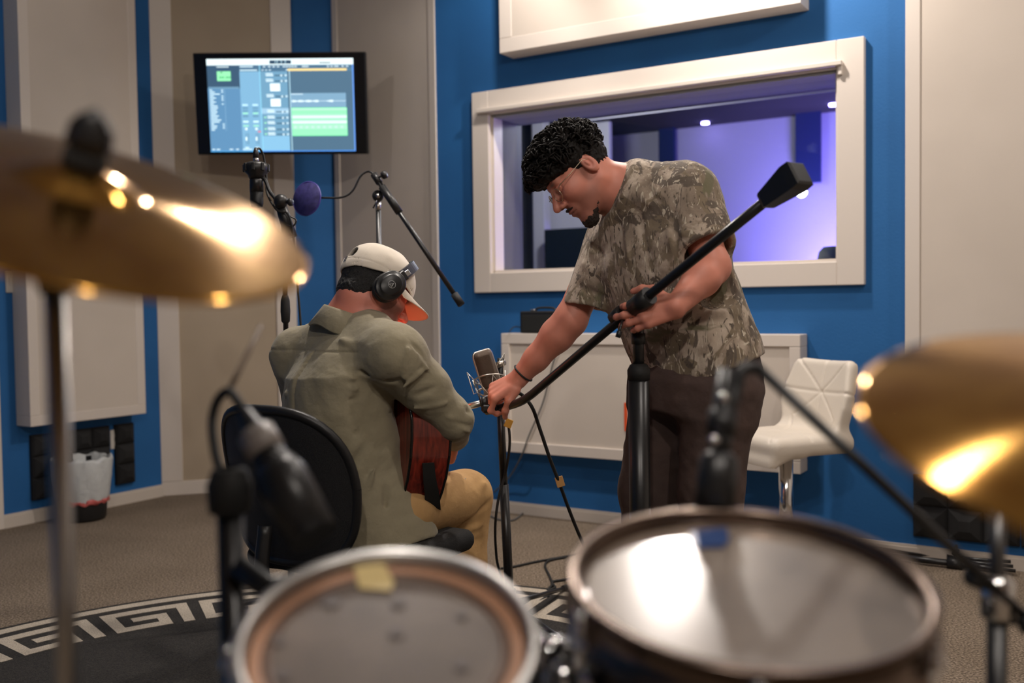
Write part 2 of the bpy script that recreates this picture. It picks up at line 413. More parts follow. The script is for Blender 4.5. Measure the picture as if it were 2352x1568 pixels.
# floor to ceiling corner panels
framed_panel('corner_absorber', 'floor to ceiling beige fabric corner panel in a white frame behind the television', WB, .003, WB.len-.003, .0, CEIL-.01, -.07, .0, .085, M_BEIGE, .012, 'LRB', railw=.125)
framed_panel('corner_absorber', 'floor to ceiling white fabric corner panel between television and control room window', WC, .0, WC.len-.012, .0, CEIL-.01, -.07, .012, .08, M_FAB, .007, 'LRB', railw=.055)
# above the window
ua0 = WW.uv(1147, 100, .14)[0]; ua1 = WW.uv(1839, 8, .14)[0]; uz0 = WW.uv(1147, 123, .14)[1]
framed_panel('acoustic_absorber', 'wide white panel hanging on the blue wall above the control room window', WW, ua0, ua1, uz0, CEIL-.05, 0, .14, .075, M_FAB, .002, 'LRB')
# below the window
la0 = WW.uv(1152, 850, .12)[0]; la1 = WW.uv(1838, 900, .12)[0]; lz1 = WW.uv(1500, 767, .12)[1]; lz0 = WW.uv(1838, 1089, .12)[1]
framed_panel('acoustic_absorber', 'wide white framed panel on the blue wall below the window', WW, la0, la1, lz0, lz1, 0, .12, .055, M_FAB, .012, 'LRTB', railw=.05)
# right end of the window wall
ra0 = WW.uv(2079, 400, .06)[0]
framed_panel('acoustic_absorber', 'tall white fabric panel at the far right end of the window wall', WW, ra0, ra0+.95, .52, CEIL-.01, 0, .06, .06, M_FAB, .006, 'LRB', railw=.06)
# ------------------------------------------------------------------ control room window
win = struct(bpy.data.objects.new('window_1', None)); COL.objects.link(win); win.location = tuple(WW.pt((so0+so1)/2, zo0, 0))
fo = .035
f0 = WW.uv(1086, 440, fo)[0]; f1 = WW.uv(1985, 380, fo)[0]; fz0 = WW.uv(1537, 663, fo)[1]; fz1 = WW.uv(1534, 148, fo)[1]
for a0, a1, z0, z1 in ((f0, so0+.01, fz0, fz1), (so1-.01, f1, fz0, fz1), (so0+.01, so1-.01, fz0, zo0+.005), (so0+.01, so1-.01, zo1-.005, fz1)):
    m = MB(); WW.slab(m, a0, a1, z0, z1, 0, fo, .003); m.build('window_casing', M_WHITE, win)
m = MB(); WW.slab(m, so0-.05, so1+.02, zo1+.0, zo1+.022, fo, fo+.035, .003); m.build('head_ledge', M_WHITE, win)
m = MB(); WW.slab(m, so1-.0, so1+.018, zo1-.04, zo1, fo, fo+.02, .003); m.build('ledge_end', M_WHITE, win)
for a0, a1, z0, z1 in ((so0, so0+.022, zo0, zo1), (so1-.022, so1, zo0, zo1)):
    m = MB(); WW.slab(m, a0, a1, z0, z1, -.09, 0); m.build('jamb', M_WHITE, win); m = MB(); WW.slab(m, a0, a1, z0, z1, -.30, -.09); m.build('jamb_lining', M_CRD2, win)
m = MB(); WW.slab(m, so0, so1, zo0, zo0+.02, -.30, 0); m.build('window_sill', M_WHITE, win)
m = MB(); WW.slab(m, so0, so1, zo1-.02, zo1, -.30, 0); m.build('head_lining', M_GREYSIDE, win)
def glass_mat():
    m = bpy.data.materials.new('window_glass'); m.use_nodes = True; nt = m.node_tree; L = nt.links.new; nt.nodes.clear()
    o = nt.nodes.new('ShaderNodeOutputMaterial'); t = nt.nodes.new('ShaderNodeBsdfTransparent'); g = nt.nodes.new('ShaderNodeBsdfGlossy'); x = nt.nodes.new('ShaderNodeMixShader')
    lw = nt.nodes.new('ShaderNodeLayerWeight'); lw.inputs[0].default_value = .5; pw_ = nt.nodes.new('ShaderNodeMath'); pw_.operation = 'POWER'; pw_.inputs[1].default_value = 5; ma = nt.nodes.new('ShaderNodeMath'); ma.operation = 'MULTIPLY_ADD'; ma.inputs[1].default_value = .93; ma.inputs[2].default_value = .03
    t.inputs[0].default_value = (.94, .95, .96, 1); g.inputs['Roughness'].default_value = 0.0
    L(lw.outputs['Facing'], pw_.inputs[0]); L(pw_.outputs[0], ma.inputs[0]); L(ma.outputs[0], x.inputs[0]); L(t.outputs[0], x.inputs[1]); L(g.outputs[0], x.inputs[2]); L(x.outputs[0], o.inputs[0]); return m
M_GLASS = glass_mat()
m = MB(); m.box(WW.pt((so0+so1)/2, (zo0+zo1)/2, -.10), (so1-so0-.04, .008, zo1-zo0-.035), WW.R@np.array(Matrix.Rotation(math.radians(2.0), 3, 'X'))); m.build('pane', M_GLASS, win)
m = MB(); m.box(WW.pt((so0+so1)/2, (zo0+zo1)/2, -.26), (so1-so0-.04, .008, zo1-zo0-.035), WW.R@np.array(Matrix.Rotation(math.radians(-2.0), 3, 'X'))); m.build('pane', M_GLASS, win)
# ------------------------------------------------------------------ control room behind the glass
M_CRW = mat('control_room_wall', hexc(190, 186, 190), 0.85); M_CRD = mat('control_room_dark_fabric', hexc(38, 40, 44), 0.95, bump=(60, .3))
M_CRN = mat('control_room_navy_paint', hexc(22, 38, 84), 0.85); M_CRC = mat('control_room_ceiling', hexc(40, 36, 32), 0.95)
ca0, ca1, cD = -1.9, so1+.9, 3.0
m = MB(); WW.slab(m, ca0, ca1, 0, 2.75, -cD-.1, -cD); struct(m.build('wall_control_room_back', M_CRW))
crp = [WW.pt(a, 0, -D) for a, D in ((-.06, .17), (ca1, .17), (ca1, cD), (ca0, cD), (ca0, 1.95))]
wcl = wall_between(crp[4], crp[0]); m = MB(); wcl.slab(m, 0, wcl.len, 0, 2.6, -.03, .03); struct(m.build('wall_control_room_left', M_CRD))
m = MB(); WW.slab(m, ca1, ca1+.1, 0, 2.75, -cD, -.17); struct(m.build('wall_control_room_right', M_CRW))
pl = [(p[0], p[1]) for p in crp]
struct(MB().prism(pl, (0, 0, 2.55), (1, 0, 0), (0, 1, 0), UPZ, .1).build('ceiling_control_room', M_CRC)); struct(MB().prism(pl, (0, 0, -.05), (1, 0, 0), (0, 1, 0), UPZ, .05).build('floor_control_room', M_CARPET))
def cr_slab(name, label, cat, x0, y0, x1, y1, D, th, m_, parent=None):
    a0 = WW.uv(x0, (y0+y1)/2, -D)[0]; a1 = WW.uv(x1, (y0+y1)/2, -D)[0]; z1 = WW.uv((x0+x1)/2, y0, -D)[1]; z0 = WW.uv((x0+x1)/2, y1, -D)[1]
    m = MB(); WW.slab(m, a0, a1, z0, z1, -D-th, -D, .004); return tag(m.build(name, m_, parent), label, cat)
cr_slab('acoustic_curtain', 'dark grey curtain panel at the left inside the control room', 'curtain', 1105, 200, 1222, 760, 1.9, .08, M_CRD)
cr_slab('column', 'narrow white column beside the dark curtain in the control room', 'column', 1224, 262, 1250, 760, 1.75, .1, M_CRW)
cr_slab('whiteboard', 'large white board standing in the control room behind the curly haired man', 'board', 1251, 286, 1400, 525, 1.9, .05, M_CRW)
cr_slab('monitor', 'black screen below the white board in the control room', 'monitor', 1250, 523, 1400, 640, 1.6, .05, mat('monitor_glass', (.01, .012, .012, 1), .15))
cr_slab('wall_batten', 'dark navy vertical batten on the purple lit wall behind the shoulder', 'wall panel', 1512, 130, 1548, 470, 2.9, .04, M_CRN)
cr_slab('wall_batten', 'dark navy vertical batten at the right side of the purple lit wall', 'wall panel', 1826, 90, 1884, 420, 2.9, .04, M_CRN)
a, z = WW.uv(1905, 580, -.9)
ch = empty('studio_chair', WW.pt(a, 0, -.9), 'grey rounded chair back peeking over the lower right window corner', 'chair')
MB().lathe([(0.001, .0), (.05, -.004), (.075, -.03), (.085, -.08), (.085, -.5), (.001, -.5)], WW.pt(a+.02, z+.035, -.9), UPZ, 24).build('backrest', mat('grey_chair_fabric', hexc(120, 130, 125), .8), ch)
MB().tube([WW.pt(a+.02, 0.0, -.9), WW.pt(a+.02, z-.4, -.9)], .03).build('post', M_BLKMET, ch)
# purple strip lamps along the floor of the control room and their ceiling downlights
M_PUR = mat('purple_led', (0.1, .1, .3, 1), .5, emit=(.32, .26, 1.0, 1), estr=26)
for k, (x, y) in enumerate(((1620, 285), (1620, 299), (1914, 243))):
    v = ray(x, y); q = CP + v*((2.535-CAMH)/v[2])
    o = MB().lathe([(.001, 0), (.03, 0), (.03, .02), (.001, .02)], q, UPZ, 16)
    tag(o.build('downlight', M_PUR), ['upper of two small purple lamps glowing above the shoulder', 'lower of two small purple lamps glowing above the shoulder', 'small purple lamp glowing at the upper right window corner'][k], 'lamp')
a, z = WW.uv(1842, 443, -2.6)
o = MB().lathe([(.001, -.02), (.03, -.012), (.036, 0), (.028, .012), (.001, .02)], WW.pt(a, z, -2.6), WW.n*.8+UPZ*.4, 20); tag(o.build('wall_lamp', mat('white_lamp', (1, 1, 1, 1), .5, emit=(.85, .9, 1, 1), estr=22)), 'bright white lamp glowing on the purple wall behind the boom weight', 'lamp')
PA = WW.pt((so0+so1)/2+.5, .45, -2.2); lamp('purple_strip', 'AREA', tuple(PA), 130, (.25, .2, 1.0), 0.5, tuple(WW.pt((so0+so1)/2+.75, 1.3, -3.0)))
PA = WW.pt(so0+.15, 2.3, -.9); lamp('board_fill_light', 'POINT', tuple(PA), 34, (.9, .92, 1.0), .06)  # added point light that brightens the white board

v = ray(1640, 241); a, z = WW.uv(1640, 241, -1.6); m = MB(); WW.slab(m, WW.uv(1330, 270, -1.6)[0], WW.uv(1990, 212, -1.6)[0], z-.004, z+.004, -1.606, -1.598); tag(m.build('picture_rail', M_CRW), 'thin pale rail running across the upper part of the control room window', 'rail')
# ------------------------------------------------------------------ people
def cv(r, u, t): return r*CR + u*CU - t*FW                     # right, up, towards the viewer
def skin_mat(name):
    m = mat(name, (0.5, .3, .22, 1), 0.5, attr='tint', bump=(260, .12, 3, .001)); b = m.node_tree.nodes['Principled BSDF']
    b.inputs['Subsurface Weight'].default_value = 0.12; b.inputs['Subsurface Radius'].default_value = (.02, .008, .005); b.inputs['Subsurface Scale'].default_value = .3
    return m
M_SKIN = skin_mat('skin')
M_HAIR = mat('dark_curly_hair', (0.011, 0.009, 0.008, 1), 0.62, spec=0.16)
M_HAIR2 = mat('black_short_hair', (0.010, 0.009, 0.009, 1), 0.55, bump=(420, .9, 4, .004))
M_BEARD = mat('dark_beard', (0.028, 0.016, 0.011, 1), 0.75, bump=(500, .9, 4, .004))
def hand_cones(wrist, d, n, right, curls, thumb, sc=1.0, spread=0.10):
    """palm and five fingers as round cones: d towards the fingers, n out of the palm"""
    d = unit(d); n = unit(n - d*np.dot(n, d)); s = np.cross(d, n) if right else np.cross(n, d)
    w = np.asarray(wrist, float); P = lambda a, b, c: w + sc*(a*d + b*s + c*n); C = []
    for b, L, r in ((.029, .088, .0135), (.010, .092, .0140), (-.010, .088, .0135), (-.027, .080, .0125)):
        C.append((P(.0, b*.55, 0), P(L, b, -.002), .0165*sc, r*sc))
    C.append((P(.03, .024, .006), P(.07, -.020, .004), .017*sc, .014*sc))
    F = ((.031, .090, (.042, .026, .021), .0092), (.0105, .094, (.046, .030, .022), .0095), (-.0105, .090, (.043, .028, .021), .0090), (-.029, .081, (.034, .021, .019), .0080))
    tips = []
    for k, (b, a0, seg, r) in enumerate(F):
        p = P(a0, b, -.002); ang = 0; base = d + s*spread*(b/.03)
        for j in range(3):
            ang += math.radians(curls[k][j]); q = p + sc*seg[j]*(unit(base)*math.cos(ang) + n*math.sin(ang))
            C.append((p, q, sc*r*(1.06-.07*j), sc*r*(1.0-.09*j))); p = q
        tips.append(p)
    p = P(.022, .030, .008); q = P(.022, .030, .008) + sc*.040*unit(thumb[0][0]*d + thumb[0][1]*s + thumb[0][2]*n); C.append((p, q, sc*.0155, sc*.0125))
    p = q; q = p + sc*.034*unit(thumb[1][0]*d + thumb[1][1]*s + thumb[1][2]*n); C.append((p, q, sc*.0118, sc*.0108))
    p = q; q = p + sc*.027*unit(thumb[2][0]*d + thumb[2][1]*s + thumb[2][2]*n); C.append((p, q, sc*.0106, sc*.0082))
    return C
def head_sdf(P, o, R, side=0):
    q = (P - np.asarray(o, np.float32))@np.asarray(R, np.float32)
    y = np.abs(q[:, 1]); m = np.stack([q[:, 0], y, q[:, 2]], 1)          # mirrored half
    d = s_ell(q, (-.012, 0, .040), (.098, .077, .088))
    d = smin(d, s_ell(q, (.028, 0, -.028), (.064, .060, .080)), .03)
    d = smin(d, s_rc(m, (-.018, .050, -.052), (.066, .016, -.100), .019, .017), .03)
    d = smin(d, s_ell(q, (.072, 0, -.104), (.019, .021, .017)), .022)
    d = smin(d, s_rc(m, (.080, 0, .030), (.077, .034, .030), .012, .010), .02)
    d = smin(d, s_ell(m, (.060, .040, -.016), (.026, .020, .024)), .025)
    d = smax(d, -s_ell(m, (.100, .032, .008), (.020, .017, .011)), .014)
    d = smin(d, s_ell(m, (.077, .031, .008), (.0125, .0125, .0115)), .003)
    d = smin(d, s_rc(m, (.090, .030, .0165), (.083, .043, .013), .0035, .003), .004)
    d = smin(d, s_rc(q, (.088, 0, .018), (.119, 0, -.024), .0085, .0120), .012)
    d = smin(d, s_ell(m, (.102, .0135, -.029), (.013, .0080, .0085)), .007)
    d = smax(d, -s_ell(m, (.110, .0065, -.038), (.006, .0035, .004)), .004)
    d = smin(d, s_ell(q, (.084, 0, -.060), (.015, .028, .022)), .014)
    d = smin(d, s_ell(q, (.095, 0, -.0585), (.0085, .021, .0050)), .004)
    d = smin(d, s_ell(q, (.0925, 0, -.0695), (.0085, .018, .0060)), .004)
    d = smax(d, -s_rc(m, (.106, 0, -.0640), (.088, .024, -.0645), .0018, .0012), .003)
    # ears
    t = math.radians(12); RE = np.array([[math.cos(t), 0, math.sin(t)], [0, 1, 0], [-math.sin(t), 0, math.cos(t)]])
    e = s_ell(m, (-.016, .079, .000), (.019, .009, .033), RE)
    e = smax(e, -s_ell(m, (-.012, .091, .003), (.012, .011, .021), RE), .005)
    e = smin(e, s_ell(m, (-.010, .084, .004), (.005, .004, .011), RE), .004)
    return smin(d, e, .008)
def skin_tint(base, o, R, beard=None):
    def f(V):
        c = np.tile(np.array(base, float), (len(V), 1)); q = (V-o)@R; m = np.abs(q[:, 1]); r = np.linalg.norm(q, axis=1) < .2
        c *= (1 + .10*vnoise(V.astype(np.float32), 40))[:, None]
        g = lambda cx, cy, cz, s: np.exp(-((q[:, 0]-cx)**2+(m-cy)**2+(q[:, 2]-cz)**2)/s**2)*r
        red = np.clip(g(.07, .04, -.02, .03) + g(-.016, .08, 0, .03) + g(.11, 0, -.025, .016), 0, 1)[:, None]
        c = c*(1-.45*red) + np.array([.62, .22, .17])*.45*red
        lip = np.clip(g(.096, .0, -.064, .014)*1.2, 0, 1)[:, None]; c = c*(1-.6*lip) + np.array([.36, .12, .11])*.6*lip
        if beard is not None:
            b = (beard(q, m)*r)[:, None]; c = c*(1-b) + np.array([.045, .028, .022])*b
        return c
    return f
def cones(P, L, k=.012, d=None):
    for a, b, ra, rb in L:
        e = s_rc(P, a, b, ra, rb); d = e if d is None else smin(d, e, k)
    return d
def loft(P, st):
    """st: list of (centre, lateral axis, front axis, half width, half depth); centres run along the trunk"""
    C = np.array([s[0] for s in st]); ax = unit(C[-1]-C[0]); h = np.array([(c-C[0])@ax for c in C]); t = (P - C[0].astype(np.float32))@ax.astype(np.float32)
    tc = np.clip(t, h[0], h[-1])
    ip = lambda v: np.stack([np.interp(tc, h, np.array(v)[:, k]) for k in range(3)], 1)
    c = ip(C); l = ip([s[1] for s in st]); fr = ip([s[2] for s in st]); rl = np.interp(tc, h, [s[3] for s in st]); rf = np.interp(tc, h, [s[4] for s in st])
    v = P - c; u = (v*l).sum(1)/rl; w = (v*fr).sum(1)/rf
    k = (np.abs(u)**2.4 + np.abs(w)**2.4)**(1/2.4)
    d = (k-1)*np.minimum(rl, rf)
    over = np.abs(t-tc)
    return np.where(over > 0, np.sqrt(np.maximum(d, 0)**2 + over**2) + np.minimum(d, 0)*(over <= 0), d), t-h[0]
def bounds(pts, pad):
    P = np.array(pts); return P.min(0)-pad, P.max(0)+pad
# ================================================================== the standing man
S_foot = W3(1570, 1600, 2.87); S_foot[2] = 0
man = empty('person', S_foot, 'person with dark curly hair in a camouflage tee bending over the microphone stand', 'person')
hF = unit(cv(-.69, -.70, .20)); hU = unit(cv(-.70, .71, 0)); hU = unit(hU - hF*np.dot(hU, hF)); hL = np.cross(hU, hF); hR = np.stack([hF, hL, hU], 1)
ho = W3(1353, 374, 2.775) - hR@A(-.014, .083, 0)
HL = lambda x, y, z: ho + hR@A(x, y, z)
nb = W3(1462, 452, 2.88)
sR = W3(1400, 545, 3.00); eR = W3(1310, 735, 3.00); wR = W3(1190, 870, 3.06)
sL = W3(1582, 452, 2.80); eL = W3(1636, 612, 2.72); wL = W3(1552, 704, 2.60)
lerp = lambda a, b, t: a + (b-a)*t
hand_r = hand_cones(wR, cv(-.86, -.50, -.05), cv(-.35, -.80, -.45), True, ((42, 70, 45), (50, 78, 50), (55, 82, 50), (55, 85, 50)), ((.95, .50, .25), (.75, .15, .65), (.45, -.05, .9)), 1.0)
hand_l = hand_cones(wL, cv(-.95, -.24, -.10), cv(-.25, -.10, -.95), False, ((25, 50, 30), (12, 38, 25), (16, 36, 25), (25, 34, 20)), ((.55, .75, .35), (.85, .30, .4), (.9, .0, .4)), .98)
arms = [(sR, eR, .056, .047), (eR, lerp(eR, wR, .25), .050, .049), (lerp(eR, wR, .25), lerp(eR, wR, .65), .049, .037), (lerp(eR, wR, .65), wR, .037, .029),
        (sL, eL, .056, .047), (eL, lerp(eL, wL, .3), .049, .048), (lerp(eL, wL, .3), wL, .048, .029)]
def body1(P):
    d = head_sdf(P, ho, hR)
    d = smin(d, s_rc(P, HL(-.040, 0, -.045), nb, .056, .066), .03)
    d = smin(d, s_rc(P, HL(.020, 0, -.07), lerp(HL(-.02, 0, -.1), nb, .5), .030, .045), .03)
    d = smin(d, cones(P, [(nb, sR, .065, .056), (nb, sL, .065, .056), (nb, W3(1560, 760, 2.87), .075, .10)], .05), .05)
    d = smin(d, cones(P, arms, .02), .03)
    d = smin(d, cones(P, hand_r, .007), .012)
    return smin(d, cones(P, hand_l, .007), .012)
def stub1(q, m):
    s = np.clip((-.028-q[:, 2])/.03, 0, 1)*np.clip((q[:, 0]+.01)/.03, 0, 1)*np.clip((.115-q[:, 0])/.02, 0, 1)
    s = np.maximum(s*.42, np.exp(-(((q[:, 0]-.095)/.016)**2+((q[:, 2]+.046)/.008)**2+(m/.024)**2))*.75)
    s = np.maximum(s, np.exp(-(((q[:, 0]-.09)/.02)**2+((q[:, 2]-.031)/.006)**2+((m-.03)/.017)**2))*.92)
    return np.maximum(s, np.exp(-(((q[:, 0]-.012)/.014)**2+((q[:, 2]-.0)/.045)**2))*(m > .05)*.5)
SKIN1 = hexc(216, 140, 118)[:3]
lo, hi = bounds([ho, nb, sL, sR, eR, wR, eL, wL] + [c[1] for c in hand_r+hand_l] + [W3(1560, 760, 2.87)], .13)
sdf_obj('body', body1, lo, hi, .003, M_SKIN, man, skin_tint(SKIN1, ho, hR, stub1))
# beard, hair
def beard1(P):
    q = (P-ho.astype(np.float32))@hR.astype(np.float32); m = np.abs(q[:, 1])
    d = s_ell(q, (.070, 0, -.112), (.026, .026, .022)); mm = np.stack([q[:, 0], m, q[:, 2]], 1)
    d = smin(d, s_rc(mm, (.066, .016, -.106), (.030, .040, -.088), .017, .010), .015)
    d = smin(d, s_rc(mm, (.104, .002, -.047), (.092, .022, -.052), .004, .003), .004)
    return d + .0022*vnoise(P, 190) + .0014*vnoise(P, 420)
lo, hi = bounds([HL(.06, 0, -.1)], .07); sdf_obj('beard', beard1, lo, hi, .0022, M_BEARD, man)
def hair1(P):
    q = (P-ho.astype(np.float32))@hR.astype(np.float32)
    d = s_ell(q, (-.002, 0, .066), (.116, .088, .082))
    d = smin(d, s_ell(q, (.085, 0, .070), (.036, .060, .030)), .02)
    d = smax(d, (-q[:, 2]+.030 + np.clip(q[:, 0]-.03, -1, 0)*.28 + np.clip(q[:, 0]-.05, 0, 1)*.3), .012)
    n = s_ell(q, (-.016, 0, .034), (.101, .0805, .090))                       # cropped sides and nape
    n = smax(n, -q[:, 2]-.050 + np.clip(q[:, 0]+.05, -.02, 1)*.95, .008); n = smax(n, q[:, 0]-.032+np.clip(q[:, 2], -1, 1)*-.2, .008)
    d = smin(d, n, .012)
    return d + .004*vnoise(P, 120) + .0025*vnoise(P, 300)
lo, hi = bounds([HL(0, 0, .05)], .17); hr = sdf_obj('hair', hair1, lo, hi, .003, M_HAIR, man)
cm = MB(); rg = random.Random(4); k = 0
while k < 560:
    v = unit(A(rg.gauss(0, 1), rg.gauss(0, 1), rg.gauss(0, 1)))
    q = A(-.002, 0, .066) + v*A(.118, .090, .085)
    if k % 5 == 0: q = A(.085, 0, .070) + v*A(.040, .062, .033)
    if q[2] < .052 + (.02 if q[0] > .05 else 0) - (.0 if q[0] > -.03 else .02): continue
    if k % 5 == 0 and (q[0] < .07 or q[2] < .05): continue
    k += 1
    ax = unit(np.cross(v, A(rg.gauss(0, 1), rg.gauss(0, 1), rg.gauss(0, 1)))); R0 = frame_from(ax); rad = rg.uniform(.007, .014); tt = np.linspace(0, rg.uniform(5, 9), 11); ph = rg.uniform(0, 6)
    loc = q + rad*(np.cos(tt+ph)[:, None]*R0[:, 0] + np.sin(tt+ph)[:, None]*R0[:, 1]) + (tt*.0016)[:, None]*ax + v*.005
    cm.tube(ho + loc@hR.T, np.linspace(.0030, .0017, 11), 5, False)
cm.build('curl', M_HAIR, hr, fix=False)['kind'] = 'stuff'
# glasses
M_GOLD = mat('thin_gold_wire', (.62, .50, .36, 1), .3, 1.0); gl = MB()
for sy in (1, -1):
    c = A(.101, sy*.034, .000); ux = unit(A(-.16, sy*1.0, 0)); uz = unit(A(-.12, 0, 1)); t = np.linspace(0, 2*np.pi, 33)
    gl.tube(ho + (c + 0.0245*np.cos(t)[:, None]*ux + .0205*np.sin(t)[:, None]*uz)@hR.T, .0012, 6, False)
    gl.tube(ho + np.array([(.100, sy*.058, .010), (.088, sy*.073, .014), (.04, sy*.080, .016), (-.005, sy*.083, .020), (-.030, sy*.083, .004)])@hR.T, .0012, 6)
gl.tube(ho + np.array([(.110, .009, .006), (.115, 0, .010), (.110, -.009, .006)])@hR.T, .0012, 6)
g = gl.build('glasses', M_GOLD, man)
for sy in (1, -1):
    c = A(.101, sy*.034, .000); ux = unit(A(-.16, sy*1.0, 0)); uz = unit(A(-.12, 0, 1)); t = np.linspace(0, 2*np.pi, 24, endpoint=False)
    MB().prism(np.stack([.0238*np.cos(t), .0198*np.sin(t)], 1), ho+hR@c, hR@ux, hR@uz, hR@np.cross(ux, uz), .001).build('lens', M_GLASS, g)
# camouflage tee
def camo_mat():
    m = bpy.data.materials.new('camouflage_cotton'); m.use_nodes = True; nt = m.node_tree; L = nt.links.new; b = nt.nodes['Principled BSDF']; b.inputs['Roughness'].default_value = .9; b.inputs['Sheen Weight'].default_value = .15
    tc = nt.nodes.new('ShaderNodeTexCoord')
    def noise(sc, det, dist, mp=None):
        n = nt.nodes.new('ShaderNodeTexNoise'); n.inputs['Scale'].default_value = sc; n.inputs['Detail'].default_value = det; n.inputs['Distortion'].default_value = dist
        if mp:
            v = nt.nodes.new('ShaderNodeMapping'); v.inputs['Rotation'].default_value = mp[0]; v.inputs['Scale'].default_value = mp[1]; v.inputs['Location'].default_value = mp[2]; L(tc.outputs['Object'], v.inputs[0]); L(v.outputs[0], n.inputs['Vector'])
        else: L(tc.outputs['Object'], n.inputs['Vector'])
        return n.outputs['Fac']
    def ramp(fac, *st):
        r = nt.nodes.new('ShaderNodeValToRGB'); e = r.color_ramp.elements; e[0].position, e[0].color = st[0]; e[1].position, e[1].color = st[-1]
        for p, c in st[1:-1]: e.new(p).color = c
        L(fac, r.inputs[0]); return r.outputs[0]
    def mix(f, a, c):
        x = nt.nodes.new('ShaderNodeMixRGB'); L(f, x.inputs[0]); L(a, x.inputs[1])
        if isinstance(c, tuple): x.inputs[2].default_value = c
        else: L(c, x.inputs[2])
        return x.outputs[0]
    base = ramp(noise(6.5, 6, 1.2), (.36, hexc(122, 108, 94)), (.46, hexc(158, 141, 124)), (.53, hexc(182, 165, 147)), (.66, hexc(204, 188, 170)))
    k, w = (0, 0, 0, 1), (1, 1, 1, 1)
    f1 = ramp(noise(8, 7, 1.6, ((.3, .2, .5), (1.2, 1, .8), (1, 2, 3))), (.50, k), (.535, w)); c = mix(f1, base, hexc(130, 115, 95))
    f2 = ramp(noise(9, 8, 2.2, ((.8, .5, .1), (1, 1, .7), (5, 2, 1))), (.55, k), (.58, w)); c = mix(f2, c, hexc(102, 90, 79))
    f3 = ramp(noise(20, 5, 4.0, ((.1, .9, .3), (1.5, 1.5, .45), (2, 7, 1))), (.60, k), (.63, w)); c = mix(f3, c, hexc(92, 81, 70))
    f4 = ramp(noise(15, 4, 5.0, ((.5, -.6, .2), (1.7, 1.7, .4), (9, 1, 4))), (.61, k), (.63, w), ); c = mix(f4, c, hexc(204, 192, 172))
    f5 = ramp(noise(6, 5, 1.5, ((0, 0, 0), (1, 1, 1), (3, 3, 8))), (.62, k), (.68, w)); c = mix(f5, c, hexc(112, 106, 82))
    L(c, b.inputs['Base Color'])
    n = nt.nodes.new('ShaderNodeTexNoise'); n.inputs['Scale'].default_value = 28; n.inputs['Detail'].default_value = 4; L(tc.outputs['Object'], n.inputs['Vector'])
    bp = nt.nodes.new('ShaderNodeBump'); bp.inputs['Strength'].default_value = .35; bp.inputs['Distance'].default_value = .01; L(n.outputs['Fac'], bp.inputs['Height']); L(bp.outputs['Normal'], b.inputs['Normal'])
    return m
M_CAMO = camo_mat()
lat = unit(cv(.72, .12, .68)); frt = unit(cv(-.66, -.30, .70)); frt = unit(frt - lat*np.dot(frt, lat))
st1 = [(W3(1440, 452, 2.86), lat, frt, .085, .075), (W3(1478, 492, 2.88), lat, frt, .155, .100), (W3(1505, 570, 2.88), lat, frt, .200, .130), (W3(1545, 680, 2.87), lat, frt, .190, .138), (W3(1585, 780, 2.86), lat, frt, .188, .140), (W3(1612, 858, 2.86), lat, frt, .190, .145), (W3(1640, 930, 2.86), lat, frt, .192, .145)]
hemn = unit(cv(.36, -.93, .05)); hemp = W3(1612, 866, 2.86)
sRs, sRe = W3(1405, 540, 2.99), W3(1350, 706, 2.99); sLs, sLe = W3(1572, 452, 2.81), W3(1620, 572, 2.74)
nax = unit(HL(-.03, 0, -.05)-nb); colp = W3(1418, 425, 2.86)
FO = [(W3(1450, 380, 2.8), W3(1500, 500, 2.72), .010, .006), (W3(1475, 375, 2.8), W3(1530, 470, 2.7), .009, .006), (W3(1400, 490, 2.88), W3(1400, 640, 2.86), .010, .007), (W3(1430, 500, 2.8), W3(1450, 700, 2.76), .011, .008),
      (W3(1460, 470, 2.77), W3(1500, 640, 2.73), .012, -.007), (W3(1540, 460, 2.7), W3(1560, 620, 2.7), .012, -.008), (W3(1530, 520, 2.7), W3(1600, 700, 2.72), .013, .008), (W3(1420, 700, 2.84), W3(1540, 640, 2.72), .014, -.008),
      (W3(1440, 740, 2.83), W3(1600, 720, 2.7), .015, .007), (W3(1470, 830, 2.82), W3(1560, 690, 2.72), .015, .008), (W3(1530, 850, 2.75), W3(1620, 700, 2.7), .016, -.009), (W3(1620, 820, 2.7), W3(1650, 640, 2.72), .014, .010),
      (W3(1680, 790, 2.75), W3(1660, 620, 2.77), .014, -.010), (W3(1720, 780, 2.82), W3(1670, 640, 2.83), .013, .008), (W3(1330, 600, 2.94), W3(1390, 640, 2.9), .011, .007), (W3(1320, 650, 2.93), W3(1400, 690, 2.9), .011, -.007),
      (W3(1560, 540, 2.68), W3(1620, 500, 2.7), .010, .006), (W3(1350, 560, 2.93), W3(1420, 600, 2.86), .010, -.007)]
